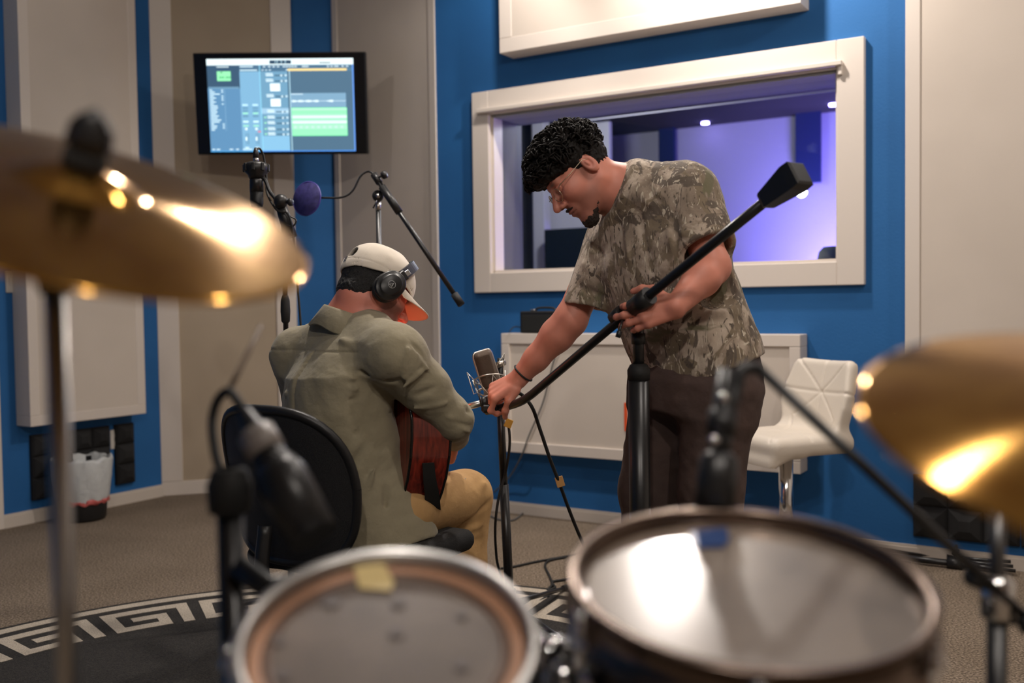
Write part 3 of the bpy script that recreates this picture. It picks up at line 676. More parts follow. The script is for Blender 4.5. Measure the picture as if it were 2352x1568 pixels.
def tee(P):
    d, t = loft(P, st1)
    d = smax(d, (P-hemp.astype(np.float32))@hemn.astype(np.float32), .008)
    d = smin(d, cones(P, [(W3(1455, 440, 2.86), sRs, .075, .082), (W3(1462, 436, 2.86), sLs, .080, .094)], .05), .05)
    sl = smax(s_rc(P, sRs, sRe+(sRe-sRs)*.4, .083, .076), (P-sRe.astype(np.float32))@unit(sRe-sRs+cv(.03, -.02, 0)).astype(np.float32), .006); d = smin(d, sl, .035)
    sl = smax(s_rc(P, sLs, sLe+(sLe-sLs)*.5, .094, .086), (P-sLe.astype(np.float32))@unit(sLe-sLs).astype(np.float32), .006); d = smin(d, sl, .035)
    d = d - folds(P, FO) - .0022*vnoise(P, 14) - .0018*vnoise(P*np.array([1.6, 1.6, .7], np.float32), 34)
    ax = unit(sRe-sRs); d = smax(d, -s_rc(P, lerp(sRs, sRe, .55), sRe+ax*.1, .060, .073), .004)
    ax = unit(sLe-sLs); d = smax(d, -s_rc(P, lerp(sLs, sLe, .50), sLe+ax*.1, .066, .082), .004)
    d = smax(d, (P-colp.astype(np.float32))@nax.astype(np.float32), .01)
    return smax(d, -s_rc(P, nb+nax*.005, nb+nax*.2, .066, .074), .004)
lo, hi = bounds([s[0] for s in st1] + [sRe, sLe, sLs, sRs], .24); tshirt = sdf_obj('camouflage_tee', tee, lo, hi, .004, M_CAMO, man)
t = np.linspace(0, 2*np.pi, 49); Rn = frame_from(nax)
MB().tube(colp - nax*.004 + (.074*np.cos(t)[:, None]*Rn[:, 0] + .074*np.sin(t)[:, None]*Rn[:, 1]) - (np.dot(colp-nb, Rn[:, 0])*Rn[:, 0] + np.dot(colp-nb, Rn[:, 1])*Rn[:, 1]), .0075, 8, False).build('collar', M_CAMO, tshirt)
# trousers
M_PANTS = mat('dark_brown_trousers', hexc(84, 66, 60), .85, bump=(45, .35, 4, .006), noise=(14, hexc(74, 58, 53), 3))
kL, aL = W3(1632, 1125, 2.80), W3(1634, 1520, 2.82); kR, aR = W3(1494, 1125, 2.96), W3(1500, 1490, 2.98); aL[2] = aR[2] = .10
def trous(P):
    d, t = loft(P, [(W3(1600, 800, 2.87), lat, frt, .165, .120), (W3(1594, 880, 2.87), lat, frt, .182, .138), (W3(1582, 950, 2.87), lat, frt, .170, .120)])
    d = smin(d, cones(P, [(W3(1648, 900, 2.80), kL, .108, .089), (kL, aL, .089, .080)], .03), .06)
    d = smin(d, cones(P, [(W3(1532, 900, 2.94), kR, .108, .089), (kR, aR, .089, .080)], .03), .035)
    d = smin(d, s_rc(P, W3(1690, 850, 2.86), W3(1685, 930, 2.86), .055, .05), .05)
    d = smax(d, -P[:, 2]+.055, .01)
    return d - .004*vnoise(P*np.array([1.4, 1.4, .5], np.float32), 16) - .002*vnoise(P, 40) - folds(P, [(W3(1520, 880, 2.8), W3(1590, 1060, 2.8), .012, -.008), (W3(1700, 840, 2.8), W3(1690, 960, 2.8), .010, .008), (W3(1450, 1100, 2.88), W3(1530, 1160, 2.88), .012, .006), (W3(1600, 1050, 2.72), W3(1690, 1110, 2.74), .014, .006)])
lo, hi = bounds([W3(1600, 800, 2.87), kL, kR, aL, aR, W3(1690, 850, 2.86)], .17); sdf_obj('trousers', trous, lo, hi, .006, M_PANTS, man)
M_SHOE = mat('black_sneaker', (.02, .02, .022, 1), .6); M_SOLE = mat('white_sole', hexc(210, 205, 195), .6)
def shoe(ank, fdir, parent):
    fd = unit(A(fdir[0], fdir[1], 0)); a = A(ank[0], ank[1], 0)
    def sh(P):
        d = s_rc(P, a+A(0, 0, .065)-fd*.03, a+A(0, 0, .045)+fd*.14, .048, .040); d = smin(d, s_rc(P, a+A(0, 0, .06), a+A(0, 0, .12), .045, .045), .04)
        return smax(d, -P[:, 2]+.018, .006)
    lo, hi = bounds([a, a+fd*.16, a+A(0, 0, .1)], .08); lo[2] = 0.0; sdf_obj('shoe', sh, lo, hi, .005, M_SHOE, parent)
    n = np.array([-fd[1], fd[0], 0]); poly = [(-.085, .03), (-.07, .045), (.06, .05), (.15, .046), (.185, .02), (.185, -.02), (.15, -.046), (.06, -.05), (-.07, -.045), (-.085, -.03)]
    MB().prism(poly, a, fd, n, UPZ, .024).build('sole', M_SOLE, parent)
shoe(aL, cv(-.6, 0, .6), man); shoe(aR, cv(-.8, 0, .4), man)
# black hair tie round the right wrist
ax = unit(wR-eR); c = lerp(eR, wR, .90); Rw = frame_from(ax); t = np.linspace(0, 2*np.pi, 33)
MB().tube(c + .0335*np.cos(t)[:, None]*Rw[:, 0] + .0335*np.sin(t)[:, None]*Rw[:, 1], .0028, 6, False).build('wrist_band', M_RUBBER, man)
# ================================================================== the seated guitarist
bF = unit(cv(.85, 0, -.52)); bF = unit(A(bF[0], bF[1], 0)); bRt = np.cross(bF, UPZ)              # forward, his right
G_base = W3(860, 1500, 3.0); G_base[2] = 0
gman = empty('person', G_base, 'person seated with back turned in a sage green shirt, cream cap and headphones', 'person')
gF = unit(cv(.79, -.52, -.44)); gL = unit(cv(-.58, -.2, -.77)); gL = unit(gL - gF*np.dot(gL, gF)); gU = np.cross(gF, gL); gR = np.stack([gF, gL, gU], 1)
go = W3(886, 652, 2.90) - gR@A(-.010, -.083, .0)
GL = lambda x, y, z: go + gR@A(x, y, z)
gn = W3(812, 745, 2.97)
r_s, r_e, r_w = W3(905, 812, 2.76), W3(1038, 962, 2.88), W3(1046, 1008, 3.08)
l_s, l_e, l_w = W3(686, 818, 3.06), W3(700, 960, 3.28), W3(800, 960, 3.46)
hand_gr = hand_cones(r_w, unit(r_w-r_e)+cv(-.2, -.5, 0), cv(-.8, 0, -.2), True, ((40, 50, 30), (45, 55, 30), (45, 55, 30), (45, 55, 30)), ((.8, .4, .4), (.8, .2, .5), (.8, 0, .5)), .95)
hand_gl = hand_cones(l_w, bF, UPZ, False, ((50, 60, 40),)*4, ((.5, .6, .4), (.8, .2, .4), (.8, 0, .4)), .95)
def body2(P):
    d = head_sdf(P, go, gR)
    d = smin(d, s_rc(P, GL(-.045, 0, -.045), gn, .060, .066), .03)
    d = smin(d, cones(P, [(gn, r_s, .07, .055), (gn, l_s, .07, .055), (gn, W3(800, 1050, 2.95), .08, .12), (r_s, r_e, .055, .042), (r_e, r_w, .042, .028), (l_s, l_e, .055, .042), (l_e, l_w, .042, .028)], .04), .04)
    return smin(d, cones(P, hand_gr+hand_gl, .007), .012)
def stub2(q, m): return np.clip((-.012-q[:, 2])/.02, 0, 1)*np.clip((q[:, 0]-.0)/.02, 0, 1)*np.clip((.10-q[:, 0])/.02, 0, 1)*.72
lo, hi = bounds([go, gn, r_s, r_e, r_w, l_s, l_e, l_w, W3(800, 1050, 2.95)] + [c[1] for c in hand_gr+hand_gl], .13)
sdf_obj('body', body2, lo, hi, .0036, M_SKIN, gman, skin_tint(hexc(216, 136, 116)[:3], go, gR, stub2))
def hair2(P):
    q = (P-go.astype(np.float32))@gR.astype(np.float32)
    d = s_ell(q, (-.016, 0, .034), (.103, .084, .092))
    d = smax(d, q[:, 2]-.095, .01)
    d = smax(d, -q[:, 2]-.066 + np.clip(q[:, 0]+.045, -.02, 1)*.6, .012); d = smax(d, q[:, 0]-.040, .008)
    d = smin(d, smax(s_ell(q, (-.052, 0, -.030), (.060, .068, .052)), q[:, 0]+.015, .01), .02)
    return d + .0025*vnoise(P, 160) + .0015*vnoise(P, 380)
lo, hi = bounds([GL(0, 0, 0)], .13); sdf_obj('hair', hair2, lo, hi, .0035, M_HAIR2, gman)
# cap
M_CAP = mat('cream_cotton_cap', hexc(228, 217, 200), .85, bump=(520, .25, 2, .001), sheen=.2); M_CAPIN = mat('tan_brim_lining', hexc(214, 176, 142), .85)
def cap_f(P):
    q = (P-go.astype(np.float32))@gR.astype(np.float32)
    d = s_ell(q, (-.008, 0, .045), (.120, .096, .103)); inn = s_ell(q, (-.008, 0, .041), (.1140, .0900, .098))
    cut = -q[:, 2] + .028 + np.clip(q[:, 0], -1, 0)*.12
    d = smax(smax(d, -inn, .001), cut, .002)
    hole = s_ell(q, (-.125, 0, .064), (.050, .036, .026)); hole = np.maximum(hole, -q[:, 2]+.050)
    d = smax(d, -hole, .003)
    band = np.exp(-((q[:, 2]-.040)/.0022)**2)*.0007
    seam = (np.exp(-(q[:, 1]/.003)**2) + np.exp(-((np.abs(q[:, 1])-.62*np.abs(q[:, 0]+.008)-.006)/.003)**2))*.0007
    return d + seam + band - .0010*vnoise(P, 40) - .0016*vnoise(P, 22)
lo, hi = bounds([GL(0, 0, .05)], .15); cap = sdf_obj('cap', cap_f, lo, hi, .0028, M_CAP, gman)
def brim(zoff, th, m_, name):
    nu, nv = 17, 9; V = []; 
    for t in (0, 1):
        for j in range(nv):
            for i in range(nu):
                a = math.radians(-74+148*i/(nu-1)); k = j/(nv-1)
                x0, y0 = -.008+.114*math.cos(a*.98), .092*math.sin(a)
                x1, y1 = x0 + .078*max(math.cos(a*1.06), 0)**.6, y0*(1.0-.06)
                x = x0+(x1-x0)*k; y = y0+(y1-y0)*k; z = .030 - .010*k - 3.2*y*y*(.35+.65*k) + zoff - t*th
                V.append((x, y, z))
    F = []; n = nu*nv
    for j in range(nv-1):
        for i in range(nu-1):
            a = j*nu+i; F.append((a, a+1, a+nu+1, a+nu)); F.append((n+a, n+a+nu, n+a+nu+1, n+a+1))
    rim = [j*nu for j in range(nv)] + [(nv-1)*nu+i for i in range(1, nu)] + [j*nu+nu-1 for j in range(nv-2, -1, -1)] + [i for i in range(nu-2, 0, -1)]
    for k in range(len(rim)): a, b = rim[k], rim[(k+1) % len(rim)]; F.append((a, b, n+b, n+a))
    mb = MB(); mb.add(go + np.array(V)@gR.T, F, True); return mb.build(name, m_, cap)
brim(0, .0022, M_CAP, 'brim'); brim(-.0024, .001, M_CAPIN, 'brim_lining')
mb = MB(); mb.box(GL(-.1265, -.005, .040), (.004, .016, .018), gR, .001); mb.build('strap_buckle', M_STEEL, cap)
MB().ball(GL(-.008, 0, .148), .006, 10, gR, (1, 1, .5)).build('top_button', M_CAP, cap)
# headphones
hp = empty('headphones', GL(0, 0, -.05), 'black over-ear headphones worn over the cream cap', 'headphones')
M_HP = mat('black_headphone_plastic', (.010, .010, .011, 1), .38); M_PAD = mat('black_ear_pad', (.012, .012, .012, 1), .6, bump=(120, .3)); M_LOGO = mat('pale_grey_print', (.55, .55, .55, 1), .5)
tilt = math.radians(27); bu = A(math.sin(tilt), 0, math.cos(tilt)); bx = A(math.cos(tilt), 0, -math.sin(tilt))       # band plane: up axis, across axis
for sy in (1, -1):
    c = A(-.004, sy*.088, -.012); ax = unit(A(-.10, sy, -.06)); N = gR@ax; O = GL(*c)
    sx = lambda i, a: (0.13*np.cos(2*a), 0)
    X = gR@bu
    MB().lathe([(.001, 0), (.040, 0), (.047, .005), (.048, .013), (.044, .020), (.001, .020)], O, N, 40, X, sx).build('ear_pad', M_PAD, hp)
    cup = MB().lathe([(.001, .020), (.043, .020), (.0455, .025), (.0455, .031), (.042, .034), (.034, .0345), (.033, .037), (.029, .0395), (.001, .040)], O, N, 40, X, sx).build('ear_cup', M_HP, hp)
    mb = MB(); mb.lathe([(.0105, .0402), (.0115, .0402), (.0115, .0408), (.0105, .0408), (.0105, .0402)], O, N, 28)
    Y = np.cross(N, X)
    tri = [(-.007, -.0055), (.0075, .0005), (-.007, .0055)]
    P2 = lambda a, b: O + N*.0406 + a*X + b*Y*sy
    for p, q in ((tri[0], tri[1]), (tri[1], tri[2]), (tri[2], tri[0]), ((-.0035, -.004), (-.0035, .003)), ((-.0035, .003), (.0045, .0005))): mb.tube([P2(*p), P2(*q)], .0006, 4)
    mb.build('logo', M_LOGO, cup)
    # yoke and slider up to the band
    p0 = O + N*.024 + X*.042; p1 = GL(*(A(.0, sy*.1095, 0) + bu*.052)); Ry = np.stack([N, unit(np.cross(X, N)), X], 1)
    mb = MB(); mb.box((p0+p1)/2 + X*.0, (.012, .030, .030), Ry, .003); mb.build('yoke', M_HP, hp)
    mb = MB(); mb.box(lerp(p0, p1, 1.0)+X*.004, (.0035, .016, .03), Ry, .001); mb.build('slider', M_STEEL, hp)
t = np.linspace(-1.28, 1.28, 25); mb = MB(); cen = A(-.002, 0, .0)
for i, a in enumerate(t): pass
ring = [cen + .109*math.sin(a)*A(0, 1, 0)*1.02 + (.0 + .158*math.cos(a))*bu + (.0)*bx for a in t]
V = []; 
for a, p in zip(t, ring):
    no = unit(.109*math.sin(a)*A(0, 1, 0)+.158*math.cos(a)*bu); w = .016
    for (du, dn) in ((-w, -.006), (w, -.006), (w*.9, .005), (-w*.9, .005)): V.append(go + gR@(p + bx*du + no*dn))
F = []
for i in range(len(t)-1):
    for k in range(4): F.append((i*4+k, i*4+(k+1) % 4, i*4+4+(k+1) % 4, i*4+4+k))
F += [(0, 1, 2, 3), tuple(len(V)-4+k for k in range(4))]
mb.add(V, F, False); mb.build('headband', mat('navy_black_headband', (.012, .014, .03, 1), .4), hp)
# shirt
M_SAGE = mat('sage_green_cotton', hexc(154, 145, 120), .88, bump=(38, .35, 5, .008), noise=(5, hexc(146, 137, 113), 3), sheen=.15)
st2 = [(W3(815, 742, 2.965), bRt, bF, .095, .085), (W3(800, 782, 2.95), bRt, bF, .165, .105), (W3(778, 860, 2.93), bRt, bF, .205, .140), (W3(775, 960, 2.93), bRt, bF, .200, .150), (W3(800, 1070, 2.95), bRt, bF, .195, .155), (W3(838, 1160, 2.97), bRt, bF, .205, .175), (W3(850, 1235, 2.98), bRt, bF, .215, .19)]
cax = unit(UPZ*.93 + bF*.30 + bRt*.12); gcc = W3(808, 738, 2.95)
FO2 = [(W3(770, 770, 2.80), W3(905, 850, 2.72), .014, .008), (W3(830, 850, 2.75), W3(930, 880, 2.70), .014, -.008), (W3(900, 910, 2.70), W3(985, 845, 2.72), .012, .010), (W3(905, 930, 2.72), W3(1000, 890, 2.75), .012, -.009), (W3(915, 945, 2.75), W3(1030, 925, 2.78), .010, .009),
       (W3(930, 800, 2.70), W3(1010, 870, 2.74), .011, .008), (W3(945, 790, 2.70), W3(1040, 880, 2.76), .010, -.007), (W3(840, 1000, 2.75), W3(900, 930, 2.73), .014, .009), (W3(800, 1080, 2.76), W3(890, 960, 2.74), .016, -.009), (W3(830, 1150, 2.78), W3(895, 1000, 2.75), .014, .010),
       (W3(880, 1180, 2.80), W3(905, 1010, 2.76), .013, -.010), (W3(850, 1200, 2.8), W3(830, 1080, 2.77), .014, .009), (W3(640, 900, 2.9), W3(760, 930, 2.76), .018, .006), (W3(640, 830, 2.9), W3(720, 790, 2.84), .014, .006), (W3(660, 1000, 2.86), W3(780, 960, 2.76), .02, -.006), (W3(720, 870, 2.79), W3(860, 830, 2.73), .012, .005)]
FO2 = [(a_, b_, w*.62, h*1.35) for a_, b_, w, h in FO2]
rf_ = random.Random(11); A0 = W3(918, 900, 2.70)
for k in range(11):
    t_ = k/10; e_ = lerp(W3(945, 765, 2.68), W3(1075, 900, 2.80), t_) + cv(0, 0, rf_.uniform(-.01, .03)); FO2.append((lerp(A0, e_, rf_.uniform(.05, .2)), lerp(A0, e_, rf_.uniform(.6, 1)), rf_.uniform(.005, .008), rf_.choice((1, -1, 1))*rf_.uniform(.004, .008)))
for k in range(9):
    e_ = lerp(W3(740, 850, 2.76), W3(790, 1150, 2.78), k/8); FO2.append((lerp(A0, e_, rf_.uniform(.05, .2)), lerp(A0, e_, rf_.uniform(.5, .95)), rf_.uniform(.006, .011), rf_.choice((1, -1))*rf_.uniform(.004, .008)))
for k in range(5): FO2.append((W3(1000+k*14, 930+k*14, 2.80), W3(1085, 930+k*16, 2.86), .006, .006*(-1)**k))
YA, YB = W3(628, 802, 2.95), W3(930, 806, 2.75)
ply = W3(695, 808, 2.8); plb = W3(690, 960, 2.8)
def shirt2(P):
    d, t = loft(P, st2)
    d = smax(d, (P-W3(850, 1222, 2.98).astype(np.float32))@unit(cv(.02, -1, -.05)).astype(np.float32), .01)
    d = smin(d, cones(P, [(W3(815, 760, 2.96), r_s, .085, .078), (W3(806, 765, 2.97), l_s, .085, .078)], .05), .05)
    d = smin(d, cones(P, [(r_s, lerp(r_s, r_e, .5), .078, .070), (lerp(r_s, r_e, .5), r_e, .070, .058), (r_e, lerp(r_e, r_w, .82), .058, .046)], .03), .04)
    d = smin(d, cones(P, [(l_s, l_e, .078, .058), (l_e, lerp(l_e, l_w, .9), .058, .046)], .03), .04)
    d = d - folds(P, FO2) - .0035*vnoise(P, 13) - .0018*vnoise(P, 34)
    # yoke seam and box pleat down the back
    cr = np.clip(np.abs(P[:, 2] - (YA[2] - .004)), 0, .1); back = ((P - W3(778, 860, 2.93).astype(np.float32))@bF.astype(np.float32)) < -.02
    d = d + np.where(back, .003*np.exp(-(cr/.0028)**2), 0)
    u = (P - W3(778, 860, 2.93).astype(np.float32))@bRt.astype(np.float32); below = np.clip((YA[2]-P[:, 2])/.01, 0, 1)*np.clip((P[:, 2]-YA[2]+.34)/.25, 0, 1)
    d = d - np.where(back, below*.007*np.exp(-((u-.012)/.018)**4), 0) + np.where(back, below*.007*np.exp(-((u-.034)/.0035)**2), 0)
    v = P-gcc.astype(np.float32); h = v@cax.astype(np.float32); rr = np.linalg.norm(v - h[:, None]*cax.astype(np.float32), axis=1)
    return smax(d, -np.maximum(-h+.012, rr-.088), .006)
lo, hi = bounds([s[0] for s in st2] + [r_s, r_e, r_w, l_s, l_e, l_w], .24); lo2 = lo; sh2 = sdf_obj('shirt', shirt2, lo, hi, .0045, M_SAGE, gman)
# turned-down collar: a cone round the neck
mb = MB()
prof = [(.080, -.030), (.082, .006), (.086, .020), (.092, .024), (.098, .018), (.124, -.030), (.120, -.033), (.092, .004)]
mb.lathe(prof, gcc, cax, 60, -bF, lambda i, a: (.05*np.cos(2*a+np.pi)*(i > 3) + .02*np.sin(3*a)*(i in (5, 6)), (.006*np.sin(5*a) - .012*np.cos(a))*(i in (5, 6)))); mb.build('collar', M_SAGE, sh2)
# trousers
M_KHAKI = mat('khaki_cotton', hexc(196, 156, 104), .88, bump=(30, .4, 4, .008), noise=(6, hexc(184, 145, 95), 3))
hipR, hipL = W3(915, 1170, 2.93), W3(850, 1170, 3.12); kR2, kL2 = W3(1068, 1140, 3.24), W3(960, 1130, 3.52); aR2, aL2 = W3(1050, 1430, 3.20), W3(940, 1400, 3.46); aR2[2] = aL2[2] = .10
def trous2(P):
    d = cones(P, [(hipR, hipL, .10, .10), (hipR, kR2, .098, .086), (kR2, lerp(kR2, aR2, .5), .084, .078), (lerp(kR2, aR2, .5), aR2, .078, .068), (hipL, kL2, .098, .082), (kL2, aL2, .080, .066)], .03)
    d = smax(d, -P[:, 2]+.06, .01)
    return d - .003*vnoise(P, 18) - folds(P, [(W3(1045, 1170, 3.12), W3(1125, 1100, 3.2), .010, .008), (W3(1050, 1200, 3.12), W3(1130, 1150, 3.2), .010, -.008), (W3(1055, 1230, 3.12), W3(1120, 1200, 3.18), .011, .008), (W3(1050, 1260, 3.12), W3(1110, 1235, 3.18), .010, -.007)])
lo, hi = bounds([hipR, hipL, kR2, kL2, aR2, aL2], .12); sdf_obj('trousers', trous2, lo, hi, .006, M_KHAKI, gman)
shoe(aR2, bF, gman); shoe(aL2, bF, gman)
# white zip pull tab on the knee pocket
q = W3(1052, 1104, 3.135); mb = MB(); mb.box(q, (.05, .004, .012), np.stack([unit(cv(1, .12, 0)), -FW, unit(cv(-.12, 1, 0))], 1), .001); mb.build('pocket_zip', mat('white_zip', hexc(215, 210, 200), .5), gman)
# ================================================================== guitar
gt = empty('acoustic_guitar', W3(975, 1180, 2.84), 'glossy red-brown acoustic guitar held against the guitarist', 'guitar')
M_RED = None
def wood_mat(name, c1, c2, sc, coat):
    m = bpy.data.materials.new(name); m.use_nodes = True; nt = m.node_tree; L = nt.links.new; b = nt.nodes['Principled BSDF']; b.inputs['Roughness'].default_value = .28; b.inputs['Coat Weight'].default_value = coat; b.inputs['Coat Roughness'].default_value = .08
    tc = nt.nodes.new('ShaderNodeTexCoord'); mp = nt.nodes.new('ShaderNodeMapping'); mp.inputs['Scale'].default_value = (1, 1, .08); L(tc.outputs['Object'], mp.inputs[0])
    n = nt.nodes.new('ShaderNodeTexNoise'); n.inputs['Scale'].default_value = sc; n.inputs['Detail'].default_value = 6; n.inputs['Distortion'].default_value = .6; L(mp.outputs[0], n.inputs['Vector'])
    r = nt.nodes.new('ShaderNodeValToRGB'); r.color_ramp.elements[0].position = .3; r.color_ramp.elements[0].color = c1; r.color_ramp.elements[1].position = .7; r.color_ramp.elements[1].color = c2; L(n.outputs['Fac'], r.inputs[0]); L(r.outputs[0], b.inputs['Base Color']); return m
M_MAH = wood_mat('red_mahogany_gloss', hexc(74, 20, 14), hexc(150, 50, 34), 90, .6); M_SPR = wood_mat('spruce_top', hexc(180, 128, 70), hexc(200, 150, 90), 120, .5); M_NECK = wood_mat('neck_wood', hexc(60, 30, 18), hexc(84, 44, 26), 90, .4)
nk = unit(-bRt*.96 + UPZ*.30 + bF*.05); gz = unit(bF*.97 + UPZ*-.02); gz = unit(gz - nk*np.dot(gz, nk)); gy = np.cross(gz, nk)
if gy[2] < 0: gy = -gy
T0 = W3(940, 1076, 2.81)                                       # tail end, at the back plate
xs = [0, .006, .03, .08, .14, .20, .26, .31, .36, .41, .455, .483, .49]; ws = [0.02, .075, .142, .190, .202, .186, .150, .132, .138, .143, .125, .075, .02]
xx = np.concatenate([np.linspace(0, .05, 12), np.linspace(.06, .44, 30), np.linspace(.445, .49, 12)]); ww = np.interp(xx, xs, ws)
kern = np.ones(3)/3; ww = np.convolve(np.pad(ww, 1, 'edge'), kern, 'valid')
ol = np.concatenate([np.stack([xx, ww], 1), np.stack([xx[::-1], -ww[::-1]], 1)])
dep = .120
n_ = len(ol); rim = MB(); b0 = T0 + ol[:, :1]*nk + ol[:, 1:]*gy
rim.add(np.concatenate([b0, b0+gz*dep]), [(i, (i+1) % n_, n_+(i+1) % n_, n_+i) for i in range(n_)], True); rim.build('side_rim', M_MAH, gt)
sc_ = lambda k: np.stack([(ol[:, 0]-.24)*k+.24, ol[:, 1]*k], 1)
MB().prism(sc_(1.008), T0-gz*.003, nk, gy, gz, .004).build('back_plate', M_MAH, gt)
MB().prism(sc_(1.008), T0+gz*(dep-.001), nk, gy, gz, .004).build('soundboard', M_SPR, gt)
M_BIND = mat('black_binding', (.012, .011, .010, 1), .25)
for h in (.0, dep): MB().tube(np.concatenate([b0, b0[:1]])*1.0 + gz*h + 0, .0042, 6, False).build('binding', M_BIND, gt)
MB().box(T0 + nk*.62 + gz*(dep+.004), (.36, .052, .022), np.stack([nk, gy, gz], 1), .006).build('neck', M_NECK, gt)
MB().box(T0 + nk*.62 + gz*(dep+.018), (.44, .050, .006), np.stack([nk, gy, gz], 1), .001).build('fretboard', M_BIND, gt)
MB().box(T0 + nk*.88 + gz*(dep-.002), (.18, .07, .016), np.stack([nk, gy, gz], 1), .006).build('headstock', M_NECK, gt)
t = np.linspace(0, 2*np.pi, 40); c = T0 + nk*.33 + gz*(dep+.0035); MB().prism(np.stack([.05*np.cos(t[:-1]), .05*np.sin(t[:-1])], 1), c, nk, gy, gz, .0006).build('sound_hole', M_BIND, gt)
MB().box(T0 + nk*.15 + gz*(dep+.008), (.03, .16, .010), np.stack([nk, gy, gz], 1), .003).build('bridge', M_NECK, gt)
# end pin, strap
rimpt = lambda b, h: T0 + gz*h + gy*b + nk*float(np.interp(abs(b), ws[:5], xs[:5]))
ep = rimpt(-.12, dep*.46); en = unit(-nk*.85-gy*.5)
MB().lathe([(.001, .014), (.007, .013), (.0075, .010), (.004, .006), (.004, 0), (.001, 0)], ep, en, 16).build('end_pin', M_CHROME, gt)
strap = [rimpt(.02, dep*.42), rimpt(-.04, dep*.55), rimpt(-.09, dep*.70), rimpt(-.14, dep*.84), rimpt(-.165, dep*.95)]
SP = spline([p + (-nk)*.010 for p in strap], 6); V = []
for i, p in enumerate(SP):
    w = .018+.010*i/len(SP); V += [p - gz*w, p + gz*w, p + gz*w - nk*.003, p - gz*w - nk*.003]
F = []
for i in range(len(SP)-1):
    for k in range(4): F.append((i*4+k, i*4+(k+1) % 4, i*4+4+(k+1) % 4, i*4+4+k))
F += [(0, 1, 2, 3), tuple(len(V)-4+k for k in range(4))]
MB().add(V, F).build('strap', M_RUBBER, gt)
# ================================================================== office chair
oc = empty('office_chair', W3(800, 1480, 2.95)*A(1, 1, 0), 'black mesh-back office chair under the seated guitarist', 'chair')
cb = W3(620, 1118, 2.66); M_MESH = mat('black_chair_mesh', (.010, .010, .011, 1), .5, bump=(900, .8, 1, .002)); cF = unit(A(*cv(.52, 0, -.85)[:2], 0)); cRt = np.cross(cF, UPZ); cl = unit(UPZ - cF*.20)
def chair_pt(u, v, o=0.0):
    # u -1..1 across, v -1..1 up
    hw = .250*(1-.16*max(v, 0)**2)*(1-.10*max(-v, 0)); th = u*hw/.36
    return cb + cRt*(.36*math.sin(th)) + cF*(.36*(1-math.cos(th))*.9 + o) + cl*(v*.215)
def sq(u, v):
    # square to rounded square
    r = max(abs(u), abs(v)); 
    if r == 0: return 0, 0
    n = (abs(u/r)**3.2 + abs(v/r)**3.2)**(1/3.2); return u/n, v/n
N = 22; V = []; F = []
for o in (0, .014):
    for j in range(N+1):
        for i in range(N+1):
            u, v = sq(-1+2*i/N, -1+2*j/N); V.append(chair_pt(u, v, o))
m_ = (N+1)**2
for j in range(N):
    for i in range(N):
        a_ = j*(N+1)+i; F.append((a_, a_+1, a_+N+2, a_+N+1)); F.append((m_+a_, m_+a_+N+1, m_+a_+N+2, m_+a_+1))
MB().add(V, F, True).build('backrest', M_MESH, oc)
t = np.linspace(0, 2*np.pi, 65); pts = []
for a_ in t:
    c_, s_ = math.cos(a_), math.sin(a_); n = (abs(c_)**3.2+abs(s_)**3.2)**(1/3.2); pts.append(chair_pt(c_/n, s_/n, .007))
MB().tube(pts, .013, 8, False).build('back_frame', M_BLACK, oc)
seat = W3(836, 1255, 2.94); seat[2] = .44
def seat_f(P): return s_box(P, seat, (.25, .24, .035), np.stack([cRt, cF, UPZ], 1), .034) - .004*vnoise(P, 12)
lo, hi = bounds([seat], .38); lo[2] = seat[2]-.06; hi[2] = seat[2]+.06; sdf_obj('seat', seat_f, lo, hi, .009, mat('black_seat_fabric', (.012, .012, .012, 1), .8, bump=(300, .4)), oc)
MB().tube(spline([cb - cF*.02 - UPZ*.1, cb-cF*.03-UPZ*.24, cb-UPZ*.34+cF*.08, seat-UPZ*.05-cF*.05], 6), .02, 8).build('back_support', M_BLACK, oc)
hub = A(seat[0], seat[1], .10); MB().tube([hub, A(seat[0], seat[1], .25)], .028, 14).build('gas_lift', M_BLACK, oc); MB().tube([A(seat[0], seat[1], .25), A(seat[0], seat[1], .415)], .016, 12).build('piston', M_STEEL, oc)
for k in range(5):
    a_ = 2*math.pi*k/5+.4; d = A(math.cos(a_), math.sin(a_), 0); lg = MB().tube([hub, hub+d*.15-UPZ*.005, hub+d*.29-UPZ*.03], [.028, .022, .016], 8).build('base_leg', M_BLACK, oc)
    n_ax = np.cross(d, UPZ); MB().lathe([(.001, -.022), (.026, -.02), (.026, .02), (.001, .022)], A(*(hub+d*.285)[:2], .027), n_ax, 16).build('caster', M_BLACK, lg)
# ================================================================== television on the back wall
RTV = np.stack([unit(cv(1, 0.010, -.03)), unit(cv(0, -.17, 1)), UPZ], 1); tx = RTV[:, 0]; tn = unit(cv(-.02, -.16, 1)); tx = unit(tx - tn*np.dot(tx, tn)); tu = np.cross(tn, tx)
if tu[2] < 0: tu = -tu
RTV = np.stack([tx, tn, tu], 1); tvc = W3(645, 238, 5.72); TW, TH = .992, .572
tv = empty('television', tvc - tu*TH/2, 'black television on the back wall showing a recording session', 'television')
MB().box(tvc - tn*.022, (TW, .035, TH), RTV, .004).build('cabinet', M_BLACK, tv)
MB().box(tvc + tn*.0, (TW-.012, .008, TH-.012), RTV, .002).build('bezel', mat('gloss_black_bezel', (.008, .008, .009, 1), .12), tv)
wallp = W3(650, 250, 6.28)
MB().tube([tvc-tn*.03, lerp(tvc, wallp, .5)+tx*.08, wallp], .022, 8).build('wall_arm', M_BLKMET, tv)
EM = {}
